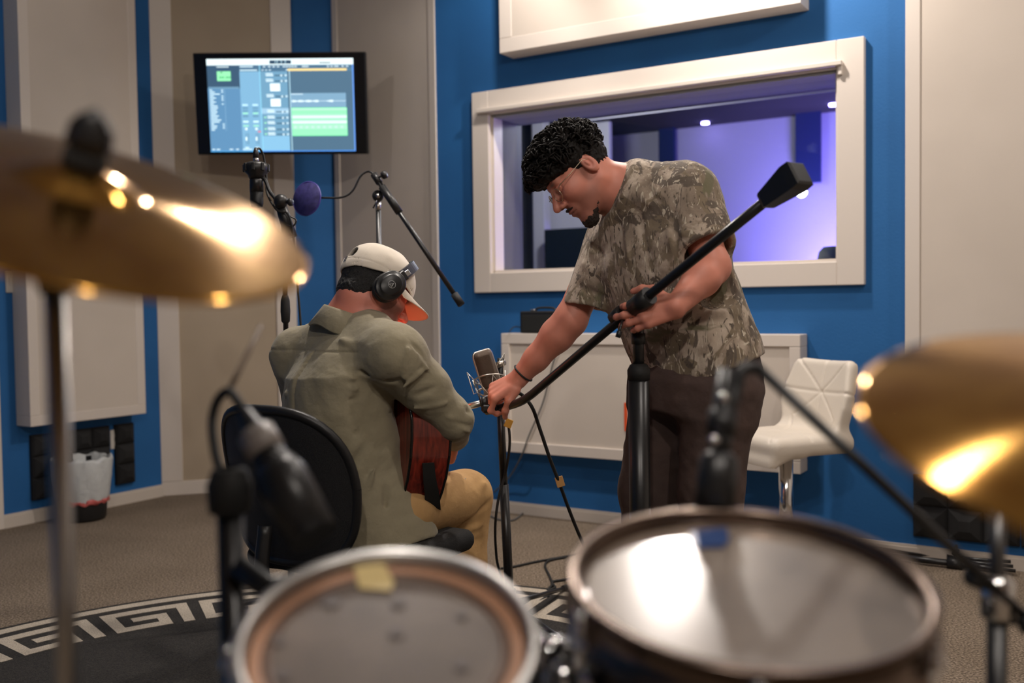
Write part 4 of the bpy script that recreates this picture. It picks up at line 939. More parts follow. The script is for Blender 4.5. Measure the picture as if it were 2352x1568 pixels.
def em(rgb, k=1.0):
    key = (rgb, k)
    if key not in EM: c = hexc(*[.86*v_+.14*w_ for v_, w_ in zip(rgb, (130, 178, 184))]); EM[key] = mat('screen_%d_%d_%d' % rgb, (.01, .01, .01, 1), .3, emit=c, estr=k*TVK)
    return EM[key]
TVK = 1.2
SX0, SX1, SY0, SY1 = -TW/2+.080*TW, TW/2-.072*TW, TH/2-.062*TH, -TH/2+.028*TH
lay = {}
def rc_(u0, v0, u1, v1, rgb, lv=1):
    mbx, z = lay.setdefault((rgb), (MB(), 0))
    P = [tvc + tn*(.0042+lv*.0003) + tx*(SX0+(SX1-SX0)*u) + tu*(SY0+(SY1-SY0)*v) for u, v in ((u0, v0), (u0, v1), (u1, v1), (u1, v0))]
    mbx.add(P, [(0, 1, 2, 3)])
rc_(0, 0, 1, 1, (66, 100, 128), 0)
rc_(0, 0, 1, .068, (232, 244, 246)); rc_(.43, .018, .578, .056, (16, 40, 66), 2); rc_(.77, .042, .845, .052, (20, 40, 56), 2)
for u in (.012, .03): rc_(u, .026, u+.016, .045, (255, 255, 255), 2)
for u in (.055, .075, .11, .125, .14, .28, .30, .325, .35, .37, .60, .63, .67, .69, .93, .95, .965, .98): rc_(u, .030, u+.010, .042, (196, 210, 212), 2)
rc_(0, .068, .222, .315, (40, 62, 88)); rc_(0, .315, .222, 1, (78, 120, 160)); rc_(.005, .298, .215, .318, (96, 132, 160), 2)
rc_(.068, .132, .162, .235, (140, 232, 160), 2); rc_(.092, .14, .106, .15, (10, 60, 40), 3)
for k in range(6): rc_(.085+.012*k+(.008 if k > 2 else 0), .185, .091+.012*k+(.008 if k > 2 else 0), .208, (20, 130, 70), 3)
rc_(.068, .080, .15, .090, (210, 226, 230), 2)
for k, w in enumerate((.018, .035, .07, .028, .042, .026, .040, .026, .05, .052, .042, .047, .038, .055, .045, .07, .058, .02, .04, .036, .024)):
    y = .326+k*.0215; rc_(.012, y, .012+w, y+.011, (206, 230, 240), 2)
    if k in (0, 1, 3, 4, 5, 7, 17, 18, 19): rc_(.092, y, .104, y+.012, (200, 226, 238), 2)
    rc_(.112, y+.004, .117, y+.009, (160, 196, 220), 2)
rc_(.222, .068, .358, .135, (58, 88, 116)); rc_(.222, .135, .358, 1, (112, 158, 192)); rc_(.358, .068, .364, 1, (130, 196, 224), 2)
for y, w in ((.078, .09), (.116, .118)): rc_(.226, y, .226+w, y+.012, (200, 222, 232), 2)
for u in (.232, .302):
    for y, c in ((.485, (190, 226, 244)), (.52, (86, 128, 160)), (.55, (86, 128, 160)), (.575, (150, 220, 190)), (.605, (84, 124, 152)), (.665, (206, 236, 244)), (.71, (150, 214, 190))): rc_(u, y, u+.038, y+.018, c, 2)
    rc_(u+.012, .74, u+.028, .765, (226, 240, 244), 2); rc_(u+.012, .84, u+.024, .88, (226, 240, 244), 3); rc_(u+.030, .80, u+.033, .92, (40, 66, 90), 2); rc_(u+.015, .80, u+.020, .92, (86, 124, 156), 2); rc_(u+.006, .95, u+.034, .962, (214, 236, 244), 2)
rc_(.332, .775, .352, .79, (226, 90, 110), 3)
rc_(.364, .068, .55, .135, (58, 88, 116)); rc_(.364, .135, .55, 1, (96, 138, 168)); rc_(.364, .53, .55, .59, (146, 180, 206), 2); rc_(.364, .83, .55, 1, (122, 172, 206), 2)
for k, y in enumerate((.155, .215, .38, .545, .61, .67, .735, .79)):
    rc_(.40, y, .45, y+.012, (208, 226, 234), 3); rc_(.402, y+.018, .452, y+.03, (220, 234, 240), 3); rc_(.462, y+.02, .53, y+.03, (32, 52, 72), 3); rc_(.502, y+.016, .514, y+.034, (214, 230, 238), 4); rc_(.530, y+.014, .545, y+.032, (200, 220, 230), 4)
    if k > 3: rc_(.378, y+.012, .394, y+.026, (150, 220, 170), 3)
for y in (.265, .43): rc_(.428, y, .496, y+.082, (240, 250, 252), 3); rc_(.452, y+.026, .472, y+.05, (216, 236, 238), 4)
for u in (.375, .40, .425, .54): rc_(u, .115, u+.012, .127, (200, 220, 230), 2)
rc_(.55, .068, 1, .105, (58, 88, 116)); rc_(.55, .135, 1, 1, (62, 88, 112)); rc_(.552, .108, .955, .132, (246, 206, 128), 2); rc_(.55, .132, .562, 1, (38, 60, 84), 2); rc_(.560, .132, .566, 1, (170, 206, 222), 3)
for u in (.385, .42, .45, .48, .52, .54, .56, .58, .60, .65, .665, .68, .82, .845, .87, .885, .92, .95): rc_(u, .080, u+.016, .092, (206, 222, 232), 3)
rc_(.566, .37, .944, .524, (112, 146, 174), 2); rc_(.57, .376, .65, .386, (196, 214, 226), 3)
for k in range(60):
    u = .57+k*.0062; a_ = .004+.010*abs(math.sin(k*1.7)*math.sin(k*.37+1)) if k < 30 or 38 < k < 46 else .002; rc_(u, .456-a_, u+.0062, .456+a_, (226, 240, 244), 3)
rc_(.568, .526, .948, .832, (108, 226, 148), 2)
for y0, y1, c in ((.532, .555, (170, 238, 190)), (.556, .583, (140, 222, 168)), (.587, .612, (150, 226, 176)), (.612, .642, (216, 250, 226)), (.646, .668, (150, 226, 176)), (.668, .70, (216, 250, 226)), (.706, .764, (158, 232, 182)), (.768, .826, (140, 226, 168))): rc_(.571, y0, .945, y1, c, 3)
for k in range(9): rc_(.58+.04*k, .725, .60+.04*k, .748, (186, 240, 204), 4)
rc_(.0, .990, .36, 1.0, (60, 150, 220), 3); rc_(.36, .990, 1, 1, (60, 130, 230), 3); rc_(.992, .068, 1, 1, (90, 140, 230), 3)
for u, w in ((.01, .02), (.04, .025), (.13, .025), (.175, .02), (.222, .065), (.305, .035)): rc_(u, .968, u+w, .980, (206, 226, 236), 3)
for rgb, (mbx, z) in lay.items():
    mbx.build('screen_graphics', em(rgb), tv, fix=False)['kind'] = 'stuff'
# the counter in the transport display
tc_ = bpy.data.curves.new('counter', 'FONT'); tc_.body = '13  3  3'; tc_.size = .022; tc_.align_x = 'CENTER'; tc_.align_y = 'CENTER'; tmp = bpy.data.objects.new('counter_tmp', tc_); COL.objects.link(tmp)
dg = bpy.context.evaluated_depsgraph_get(); me = bpy.data.meshes.new_from_object(tmp.evaluated_get(dg)); bpy.data.objects.remove(tmp)
p = tvc + tn*.0056 + tx*(SX0+(SX1-SX0)*.504) + tu*(SY0+(SY1-SY0)*.037)
me.transform(Matrix([[tx[0], tu[0], tn[0], p[0]], [tx[1], tu[1], tn[1], p[1]], [tx[2], tu[2], tn[2], p[2]], [0, 0, 0, 1]])); me.materials.clear(); me.materials.append(em((190, 226, 240))); link('counter_digits', me, tv)
# ================================================================== microphone stands
def tripod(root, foot, r=.32, h=.09, ang=0.3, rad=.008):
    for k in range(3):
        a_ = ang+2*math.pi*k/3; d = A(math.cos(a_), math.sin(a_), 0)
        lg = MB().tube([foot+UPZ*h, foot+d*r+UPZ*.012], rad, 8).build('leg', M_BLKMET, root); MB().tube([foot+d*(r-.03)+UPZ*.019, foot+d*(r+.012)+UPZ*.012], .012, 8).build('rubber_foot', M_RUBBER, lg)
    MB().tube([foot+UPZ*(h-.03), foot+UPZ*(h+.05)], .020, 12).build('hub', M_BLKMET, root)
def fl(p): return A(p[0], p[1], 0)
def knob(root, p, d, r=.013, L=.03, m=None):
    d = unit(d); MB().tube([p, p+d*L*.5], .004, 8).build('knob_stem', M_BLKMET, root); MB().lathe([(.001, 0), (r*.8, .0), (r, .004), (r, L*.45), (r*.7, L*.55), (.001, L*.55)], p+d*L*.45, d, 14).build('knob', M_BLACK, root)
# --- stand with the hanging vocal microphone
top = W3(651, 505, 3.6); ft = fl(top); vs = empty('microphone_stand', ft, 'black stand left of the guitarist carrying the upside-down microphone', 'microphone stand')
MB().tube([ft+UPZ*.07, W3(650, 760, 3.6)*A(0, 0, 1)+ft, ], .0125, 12).build('lower_tube', M_BLKMET, vs)
zz = lambda y: W3(650, y, 3.6)[2]
MB().tube([ft+UPZ*zz(800), ft+UPZ*zz(520)], .0095, 12).build('upper_tube', M_BLKMET, vs)
MB().lathe([(.010, zz(742)), (.0155, zz(738)), (.018, zz(715)), (.0165, zz(690)), (.011, zz(678))], ft, UPZ, 16).build('clutch_grip', M_RUBBER, vs)
tripod(vs, ft, .3, .09, .5)
cl0 = W3(650, 480, 3.6); MB().tube([W3(640, 455, 3.6), W3(668, 545, 3.6)], [.020, .024], 12).build('boom_clutch', M_BLACK, vs); MB().ball(W3(645, 462, 3.58), .026, 14).build('swivel', M_BLACK, vs); knob(vs, W3(655, 466, 3.58), cv(1, .1, .3), .014, .03)
MB().tube(spline([W3(645, 470, 3.6), W3(620, 440, 3.6), W3(610, 415, 3.6), W3(600, 405, 3.6)], 6), .007, 8).build('arm', M_BLKMET, vs)
MB().tube(spline([W3(662, 495, 3.58), W3(680, 505, 3.58), W3(672, 520, 3.58), W3(655, 515, 3.58)], 5), .003, 6).build('cable_clip', M_BLKMET, vs)
vm = empty('vocal_microphone', W3(589, 476, 3.6), 'black condenser microphone hanging upside down below the television', 'microphone')
ax = unit(W3(590, 476, 3.6)-W3(588, 372, 3.6)); o = W3(588, 372, 3.6)
MB().lathe([(.001, .06), (.022, .06), (.0245, .066), (.0245, .108), (.001, .108)], o, ax, 24).build('mic_body', M_BLKMET, vm)
MB().lathe([(.001, .108), (.0235, .108), (.0235, .150), (.020, .162), (.001, .165)], o, ax, 24).build('mic_grille', mat('black_wire_grille', (.02, .02, .02, 1), .45, .6, bump=(1400, 1, 1, .002)), vm)
MB().lathe([(.024, .0), (.036, .004), (.044, .012), (.044, .026), (.041, .038), (.030, .048), (.026, .060), (.022, .06), (.022, .0), (.024, 0)], o, ax, 28).build('shock_mount', M_BLACK, vm)
for k in range(8):
    a_ = 2*math.pi*k/8; R_ = frame_from(ax); d = R_[:, 0]*math.cos(a_)+R_[:, 1]*math.sin(a_); MB().box(o+ax*.022+d*.044, (.008, .012, .028), np.stack([d, np.cross(ax, d), ax], 1), .002).build('mount_lug', M_BLACK, vm)
MB().tube([o+ax*.002, o-ax*.018], .010, 12).build('connector_ring', M_STEEL, vm)
MB().tube([o-ax*.014, o-ax*.036, o-ax*.052], [.011, .010, .005], 10).build('cable_plug', M_BLACK, vm)
def cable(name, label, pts, r, m=M_RUBBER, n=8, cat='cable'):
    return tag(MB().tube(spline(pts, n), r, 7).build(name, m), label, cat)
cable('microphone_cable', 'thin black cable running from the hanging microphone down its stand', [o-ax*.05, W3(589, 343, 3.6), W3(597, 342, 3.62), W3(606, 362, 3.64), W3(612, 410, 3.64), W3(614, 445, 3.62), W3(636, 482, 3.57), W3(660, 490, 3.57), W3(672, 530, 3.58), W3(676, 590, 3.6), W3(683, 655, 3.6), W3(690, 735, 3.6), W3(700, 900, 3.6), fl(W3(720, 1000, 3.65))+UPZ*.006], .0042)
# --- stand with the pop filter
top = W3(868, 452, 4.0); ft = fl(top); ps = empty('boom_stand', ft, 'black boom stand behind the cream cap with its boom sloping down right', 'microphone stand')
MB().tube([ft+UPZ*.07, ft+UPZ*.75], .0125, 12).build('lower_tube', M_BLKMET, ps); MB().tube([ft+UPZ*.7, ft+UPZ*W3(868, 476, 4.0)[2]], .0098, 12).build('upper_tube', M_BLKMET, ps); MB().tube([ft+UPZ*W3(868, 482, 4.0)[2], ft+UPZ*W3(868, 464, 4.0)[2]], .0115, 12).build('collar_ring', M_STEEL, ps)
tripod(ps, ft, .3, .09, 1.0)
MB().lathe([(.001, -.014), (.021, -.014), (.023, -.008), (.023, .008), (.021, .014), (.001, .014)], W3(868, 450, 4.0), cv(.1, 0, 1), 20).build('swivel', M_BLACK, ps); MB().lathe([(.001, 0), (.009, 0), (.009, .006), (.001, .007)], W3(868, 450, 3.985), cv(.1, 0, 1), 14).build('swivel_bolt', M_STEEL, ps)
MB().tube([W3(866, 460, 3.98), W3(857, 478, 3.98)], .003, 6).build('lever', M_BLKMET, ps)
b0, b1 = W3(858, 400, 3.99), W3(1060, 700, 3.86); MB().tube([b0, lerp(b0, b1, .93)], .0098, 12).build('boom', M_BLKMET, ps); MB().tube([lerp(b0, b1, .10), lerp(b0, b1, .30)], .0155, 12).build('boom_sleeve', M_BLACK, ps); MB().tube([lerp(b0, b1, .92), b1], .0150, 12).build('end_grip', M_RUBBER, ps)
MB().tube([lerp(b0, b1, .0), lerp(b0, b1, .07)], .014, 10).build('gooseneck_clamp', M_BLACK, ps); knob(ps, W3(868, 408, 3.98), cv(.9, .35, .2), .016, .04)
pf = empty('pop_filter', W3(706, 500, 4.0), 'round dark blue pop filter on a black gooseneck', 'pop filter')
pc = W3(705, 456, 4.0); pn = unit(cv(-.45, .1, .85)); M_POP = mat('dark_blue_mesh', hexc(46, 42, 100), .6, bump=(500, .5), noise=(60, hexc(60, 55, 122), 3)); RG_ = lambda i, a: (.03*np.sin(3*a)+.02*np.sin(7*a), 0)
MB().lathe([(.001, -.004), (.066, -.004), (.069, 0), (.066, .004), (.001, .004)], pc, pn, 40, None, RG_).build('mesh_disc', M_POP, pf)
R_ = frame_from(pn); t = np.linspace(0, 2*np.pi, 41); MB().tube(pc + .068*np.cos(t)[:, None]*R_[:, 0] + .068*np.sin(t)[:, None]*R_[:, 1], .0035, 6, False).build('hoop', mat('purple_blue_plastic', hexc(70, 60, 140), .35), pf)
MB().tube(spline([W3(738, 454, 4.0), W3(785, 453, 4.0), W3(810, 438, 4.0), W3(828, 405, 4.0), W3(845, 394, 4.0), W3(858, 399, 3.99)], 6), .0042, 8).build('gooseneck', M_BLKMET, pf)
# --- big studio boom held by the standing man
pt_ = W3(1466, 735, 2.665); ft = fl(pt_); bs = empty('studio_boom_stand', ft, 'heavy black studio boom stand held by the standing man', 'microphone stand'); zz = lambda y: W3(1462, y, 2.665)[2]
MB().tube([ft+UPZ*.10, ft+UPZ*zz(868)], .0285, 20).build('lower_sleeve', M_BLKMET, bs); MB().lathe([(.020, zz(872)), (.030, zz(872)), (.031, zz(850)), (.024, zz(838)), (.017, zz(835))], ft, UPZ, 20).build('sleeve_collar', M_RUBBER, bs)
MB().tube([ft+UPZ*zz(860), ft+UPZ*zz(700)], .0150, 16).build('upper_tube', M_BLKMET, bs); MB().tube([ft+UPZ*zz(790), ft+UPZ*zz(765)], .019, 16).build('tube_collar', M_BLACK, bs)
tripod(bs, ft, .42, .14, 1.2, .013)
dB = lambda x: 1/(1/2.60 + (x-1470)*1.88e-4)
bp = [W3(1795, 432, dB(1795)), W3(1470, 695, dB(1470)), W3(1222, 905, dB(1222)), W3(1200, 920, dB(1200)), W3(1172, 931, dB(1172)), W3(1118, 944, dB(1130))]
MB().tube(np.concatenate([[bp[0]], [lerp(bp[0], bp[1], .5)], [bp[1]], [lerp(bp[1], bp[2], .5)], spline(bp[2:], 4)]), .0126, 14).build('boom', M_BLKMET, bs)
MB().tube([W3(1492, 678, dB(1492)), W3(1455, 708, dB(1455))], .025, 14).build('boom_clutch', M_BLACK, bs); MB().tube([W3(1470, 690, 2.60), W3(1463, 720, 2.665)], .022, 12).build('swivel', M_BLACK, bs); MB().tube([W3(1428, 715, dB(1428)), W3(1408, 733, dB(1408))], .0185, 12).build('boom_collar', M_BLACK, bs)
MB().tube([W3(1430, 735, 2.62), W3(1421, 765, 2.60)], .0035, 8).build('lever', M_BLKMET, bs); MB().tube([W3(1423, 760, 2.60), W3(1419, 775, 2.60)], .007, 8).build('lever_tip', M_BLACK, bs)
wd_ = unit(W3(1830, 404, dB(1830))-bp[0]); c0 = W3(1755, 464, dB(1755)); Rb = frame_from(wd_, UPZ); V = []
for k, (s_, h) in enumerate(((.0, .016), (.006, .019), (.090, .030), (.112, .029), (.116, .024))):
    for (i, j) in ((-1, -1), (1, -1), (1, 1), (-1, 1)): V.append(c0 + wd_*s_ + Rb[:, 0]*i*h + Rb[:, 1]*j*h)
F = [(k*4+i, k*4+(i+1) % 4, k*4+4+(i+1) % 4, k*4+4+i) for k in range(4) for i in range(4)] + [(0, 1, 2, 3), (16, 17, 18, 19)]
MB().add(V, F).build('counterweight', mat('cast_iron_weight', (.012, .012, .013, 1), .38), bs)
# pencil microphone and clip at the end of the boom
pm = empty('pencil_microphone', W3(1110, 925, 3.06), 'slim silver pencil microphone in a black clip held by the standing man', 'microphone')
m0, m1 = W3(1050, 940, 3.08), W3(1142, 916, 3.08); M_SILVER = mat('satin_silver', (.72, .70, .66, 1), .28, 1.0)
MB().tube([m0, m1], .0105, 16).build('mic_tube', M_SILVER, pm); MB().tube([lerp(m0, m1, .58), lerp(m0, m1, .78)], .0185, 16).build('clip', M_BLACK, pm); MB().tube([lerp(m0, m1, .60), lerp(m0, m1, .63)], .0205, 16).build('clip_ring', M_BLACK, pm)
MB().box(W3(1124, 937, 3.07), (.05, .03, .028), frame_from(cv(0, 0, 1)), .008).build('clip_base', M_BLACK, pm); MB().tube([m1, lerp(m0, m1, 1.5)], .009, 10).build('plug', M_STEEL, pm)
cc = [lerp(m0, m1, 1.5), W3(1198, 906, 3.09), W3(1222, 935, 3.09), W3(1240, 985, 3.12), W3(1262, 1050, 3.16), W3(1285, 1110, 3.2), W3(1310, 1178, 3.28), W3(1338, 1245, 3.36), W3(1380, 1330, 3.45), fl(W3(1430, 1400, 3.5))+UPZ*.006, fl(W3(1520, 1400, 3.4))+UPZ*.006]
cb_ = cable('microphone_cable', 'thick black cable with a tan tape flag hanging from the pencil microphone', cc, .0058)
MB().box(W3(1286, 1106, 3.19), (.026, .003, .034), frame_from(cv(.1, 0, 1), cv(1, .3, 0))@np.array([[1, 0, 0], [0, 0, -1], [0, 1, 0.]]), .001).build('tape_flag', M_TAPE, cb_)
# --- large condenser on its own stand
tp = W3(1148, 905, 3.5); bt = W3(1172, 1400, 3.5); bt[2] = 0; ls = empty('microphone_stand', bt, 'straight black stand right of the guitarist under the large condenser microphone', 'microphone stand')
MB().tube([bt+UPZ*.06, lerp(bt, tp, .62)], .0165, 14).build('lower_tube', M_BLKMET, ls); MB().tube([lerp(bt, tp, .6), tp], .0135, 14).build('upper_tube', M_BLKMET, ls)
lp_ = ground(1300, 1357); la = math.atan2(lp_[1]-bt[1], lp_[0]-bt[0]); tripod(ls, bt, float(np.linalg.norm(lp_-bt)), .1, la, .009)
MB().tube([W3(1150, 905, 3.5), W3(1150, 822, 3.5)], .012, 12).build('mount_post', M_BLACK, ls)
lm = empty('condenser_microphone', W3(1140, 905, 3.48), 'large bronze condenser microphone in a wire shock mount beside the reaching hand', 'microphone')
lt, lb = W3(1105, 807, 3.46), W3(1140, 918, 3.46); la_ = unit(lt-lb); lx = unit(cv(.93, -.05, -.30)); lx = unit(lx-la_*np.dot(lx, la_)); ly = np.cross(la_, lx); RL = np.stack([lx, ly, la_], 1); LL = float(np.linalg.norm(lt-lb))
M_BRZ = mat('bronze_wire_grille', hexc(98, 84, 72), .4, .5, bump=(900, 1, 1, .002)); M_CHAMP = mat('champagne_metal', (.62, .58, .52, 1), .3, 1.0)
def rbox(P, c, h, r): return s_box(P, c, h, RL, r)
ctr = lerp(lb, lt, .62); lo, hi = bounds([lt, lb], .06)
sdf_obj('mic_grille', lambda P: s_box(P, ctr, (.034, .020, LL*.38), RL, .018), lo, hi, .002, M_BRZ, lm)
t = np.linspace(0, 2*np.pi, 60, endpoint=True); hw_, hh_ = .0345, LL*.385
pr = [(hw_*np.sign(math.cos(a_))*abs(math.cos(a_))**.28, hh_*np.sign(math.sin(a_))*abs(math.sin(a_))**.28) for a_ in t]
MB().tube([ctr + lx*p_[0] + la_*p_[1] for p_ in pr], .0042, 6, False).build('grille_frame', M_CHAMP, lm)
sdf_obj('mic_body', lambda P: smin(s_box(P, lerp(lb, lt, .14), (.0325, .0225, LL*.14), RL, .015), s_rc(P, lerp(lb, lt, .1), lerp(lb, lt, -.08), .022, .014), .02), lo-.02, hi, .002, mat('champagne_body', (.40, .35, .30, 1), .4, .7), lm)
for k, (f, r1, r2) in enumerate(((.42, .056, .045), (.16, .060, .050))):
    c_ = lerp(lb, lt, f); q = unit(la_*.9 + ly*.35*(-1)**k + lx*.25); RR = frame_from(q, lx); MB().tube([c_ + RR[:, 0]*r1*math.cos(a_)+RR[:, 1]*r2*math.sin(a_) for a_ in t], .0026, 6, False).build('shock_ring', M_CHAMP, lm)
zp = []
for k in range(13):
    a_ = 2*math.pi*k/12; f = .50 if k % 2 else .10; zp.append(lerp(lb, lt, f) + lx*(.062 if k % 2 else .056)*math.cos(a_) + ly*.05*math.sin(a_))
MB().tube(np.array(zp), .0020, 5).build('shock_wire', M_CHAMP, lm); MB().tube([W3(1072, 855, 3.46), W3(1088, 905, 3.46), W3(1110, 893, 3.45)], .0018, 5).build('shock_wire', M_CHAMP, lm); MB().tube([W3(1072, 855, 3.46), lerp(lb, lt, .45)-lx*.05], .0018, 5).build('shock_wire', M_CHAMP, lm)
MB().tube([W3(1135, 850, 3.47), W3(1158, 812, 3.48), W3(1156, 862, 3.49), W3(1140, 872, 3.48)], .0024, 5).build('shock_wire', M_CHAMP, lm); MB().tube([W3(1143, 838, 3.48), W3(1158, 832, 3.5)], .011, 10).build('mount_pivot', M_CHAMP, lm)
c2 = cable('microphone_cable', 'black cable with a yellow tape flag hugging the stand of the large condenser microphone', [lb-la_*.02, W3(1158, 945, 3.47), W3(1169, 985, 3.465), W3(1170, 1030, 3.465), W3(1160, 1090, 3.47), W3(1146, 1140, 3.46), W3(1138, 1200, 3.46), W3(1139, 1260, 3.5), W3(1147, 1310, 3.55), fl(W3(1180, 1350, 3.7))+UPZ*.006, fl(W3(1260, 1340, 3.9))+UPZ*.006], .0048)
MB().box(W3(1168, 972, 3.455), (.026, .003, .030), frame_from(cv(.1, 0, 1), cv(1, -.4, 0))@np.array([[1, 0, 0], [0, 0, -1], [0, 1, 0.]]), .001).build('tape_flag', mat('yellow_tape', hexc(220, 170, 70), .6), c2)
# cables on the floor and down the panel
gz_ = lambda x, y: ground(x, y) + UPZ*.006
cable('floor_cable', 'black cable stretched over the carpet behind the two toms', [gz_(1150, 1308), gz_(1180, 1304), gz_(1230, 1293), gz_(1280, 1284), gz_(1335, 1274), gz_(1400, 1262), gz_(1450, 1255)], .0055)
cable('floor_cable', 'black cable curling in an s shape on the carpet beside the right tom', [gz_(1300, 1282), gz_(1262, 1290), gz_(1252, 1302), gz_(1262, 1325), gz_(1268, 1345), gz_(1258, 1358), gz_(1275, 1352), gz_(1268, 1340), gz_(1290, 1335), gz_(1330, 1330)], .0055)
pw = lambda x, y, off=.126: WW.pt(*WW.uv(x, y, off), off)
cable('amplifier_cable', 'thin grey cable hanging from the small amplifier down the white panel to the floor', [pw(1292, 764, .13), pw(1282, 800, .127), pw(1270, 835), pw(1258, 885), pw(1245, 930), pw(1215, 1000), pw(1196, 1050), pw(1170, 1095, .06), pw(1135, 1130, .02)], .0042, mat('grey_cable', (.10, .10, .10, 1), .5))
cable('floor_cable', 'grey cable looping on the carpet at the baseboard behind the knee', [gz_(1128, 1188), gz_(1150, 1196), gz_(1180, 1196), gz_(1202, 1180), gz_(1204, 1176), gz_(1196, 1172)], .005, MATS['grey_cable'])
cable('wall_cable', 'short thin cable curving on the blue wall left of the small amplifier', [WW.pt(*WW.uv(1170, 762, .13), .13), pw(1178, 752, .10), pw(1188, 750, .08), pw(1196, 752, .06)], .003)
# ================================================================== small things on the wall with the window
a0 = WW.uv(1193, 740, .115)[0]; a1 = WW.uv(1291, 740, .115)[0]; amp = empty('practice_amplifier', WW.pt((a0+a1)/2, lz1, .06), 'small black amplifier standing on the ledge of the lower white panel', 'amplifier')
hA = .118; m = MB(); WW.slab(m, a0, a1, lz1+.003, lz1+hA, .008, .112, .006); m.build('cabinet', M_BLACK, amp); m = MB(); WW.slab(m, a0+.012, a1-.012, lz1+.012, lz1+hA-.02, .108, .114, .002); m.build('grille_cloth', mat('black_grille_cloth', (.012, .013, .013, 1), .9, bump=(500, .6)), amp)
hp_ = lambda s_, z, off=.06: WW.pt(a0+(a1-a0)*s_, lz1+hA+z, off)
MB().tube(spline([hp_(.25, .004), hp_(.35, .016), hp_(.65, .016), hp_(.75, .004)], 6), .006, 8).build('handle', M_RUBBER, amp)
for s_ in (.22, .80): MB().box(hp_(s_, .004), (.030, .026, .010), WW.R, .003).build('handle_cap', M_STEEL, amp)
m = MB(); aa = WW.uv(1437, 950, .12)[0]; WW.slab(m, aa-.012, aa+.004, WW.uv(1437, 990, .12)[1], WW.uv(1437, 925, .12)[1], .1075, .112); tag(m.build('orange_tape', mat('orange_tape', hexc(226, 84, 32), .6)), 'strip of orange tape on the lower white panel beside the dark trousers', 'tape')
# wall plates on the left wall
a0, z = WL.uv(33, 646, .01); r = empty('light_switch', WL.pt(a0, z, 0), 'white double switch plate on the blue wall under the left cymbal', 'switch'); m = MB(); WL.slab(m, a0-.045, a0+.045, z-.06, z+.06, 0, .008, .003); m.build('plate', M_PLATE, r)
for k in (-1, 1): m = MB(); WL.slab(m, a0+k*.02-.008, a0+k*.02+.008, z-.02, z+.02, .008, .012, .001); m.build('toggle', M_PLATE, r)
a0, z = WL.uv(267, 1008, .01); r = empty('power_outlet', WL.pt(a0, z, 0), 'white outlet plate on the blue wall between the black foam pieces', 'outlet'); m = MB(); WL.slab(m, a0-.035, a0+.035, z-.057, z+.057, 0, .007, .003); m.build('plate', M_PLATE, r)
for k in (-1, 1): m = MB(); WL.slab(m, a0-.014, a0+.014, z+k*.025-.014, z+k*.025+.014, .007, .010, .002); m.build('socket', M_PLATE, r)
# acoustic foam
def foam(w, a0, a1, z0, z1, label, nx, nz, h=.055):
    m = MB(); w.slab(m, a0, a1, z0, z1, .0, .02); 
    dx, dz = (a1-a0)/nx, (z1-z0)/nz
    r = empty('foam_tile', w.pt((a0+a1)/2, z0, 0), label, 'acoustic foam', 'black foam tiles'); m.build('foam_base', M_FOAM, r)
    for i in range(nx):
        for j in range(nz):
            c = (a0+dx*(i+.5), z0+dz*(j+.5)); q = []
            for (s_, o_) in ((.5, .02), (.42, .035), (.16, h), ):
                for (p_, t_) in ((-1, -1), (1, -1), (1, 1), (-1, 1)): q.append(w.pt(c[0]+p_*dx*s_, c[1]+t_*dz*s_, o_))
            F = [(k*4+l, k*4+(l+1) % 4, k*4+4+(l+1) % 4, k*4+4+l) for k in range(2) for l in range(4)] + [(8, 9, 10, 11)]
            MB().add(q, F).build('foam_wedge', M_FOAM2 if (i+j) % 2 else M_FOAM, r)
fz0 = WL.uv(150, 1138, .05)[1]; fz1 = WL.uv(200, 985, .05)[1]
fa = [WL.uv(x, 1050, .04)[0] for x in (314, 272, 258, 78)]
foam(WL, fa[0], fa[1], fz0+.0, fz1, 'narrow strip of black foam right of the outlet plate', 1, 3); foam(WL, fa[2], fa[3], fz0, fz1, 'black foam tile on the left wall behind the waste bin', 4, 3)
fa = WW.uv(2096, 1150, .04)[0]; fz0 = WW.uv(2150, 1238, .04)[1]; fz1 = WW.uv(2096, 1090, .04)[1]
foam(WW, fa, fa+.42, fz0, fz1, 'black foam tile low on the blue wall under the right cymbal', 3, 2); foam(WW, fa+.425, fa+.85, fz0, fz1, 'black foam tile low on the wall at the right picture edge', 3, 2)
# waste bin
bc = ground(192, 1192); bin_ = empty('waste_bin', bc, 'black waste bin with a white bag turned over its rim', 'bin')
MB().lathe([(.001, .004), (.112, .004), (.118, .015), (.146, .33), (.143, .33), (.112, .02), (.001, .018)], bc, UPZ, 32).build('bin', M_BLACK, bin_)
M_BAG = mat('thin_white_bag', hexc(205, 208, 208), .45, trans=.0, alpha=.92, bump=(26, .6, 4, .01))
wb = lambda i, a: (.02*np.sin(9*a+i)+.015*np.sin(17*a+2*i), .006*np.sin(7*a+i)+.004*np.sin(13*a))
MB().lathe([(.130, .10), (.137, .13), (.150, .23), (.156, .325), (.152, .345), (.142, .338), (.135, .25), (.12, .15)], bc, UPZ, 64, None, wb).build('bag', M_BAG, bin_)
MB().lathe([(.1325, .100), (.1345, .118), (.136, .118), (.134, .100), (.1325, .100)], bc, UPZ, 64, None, wb).build('drawstring', mat('red_drawstring', hexc(196, 96, 92), .5), bin_)
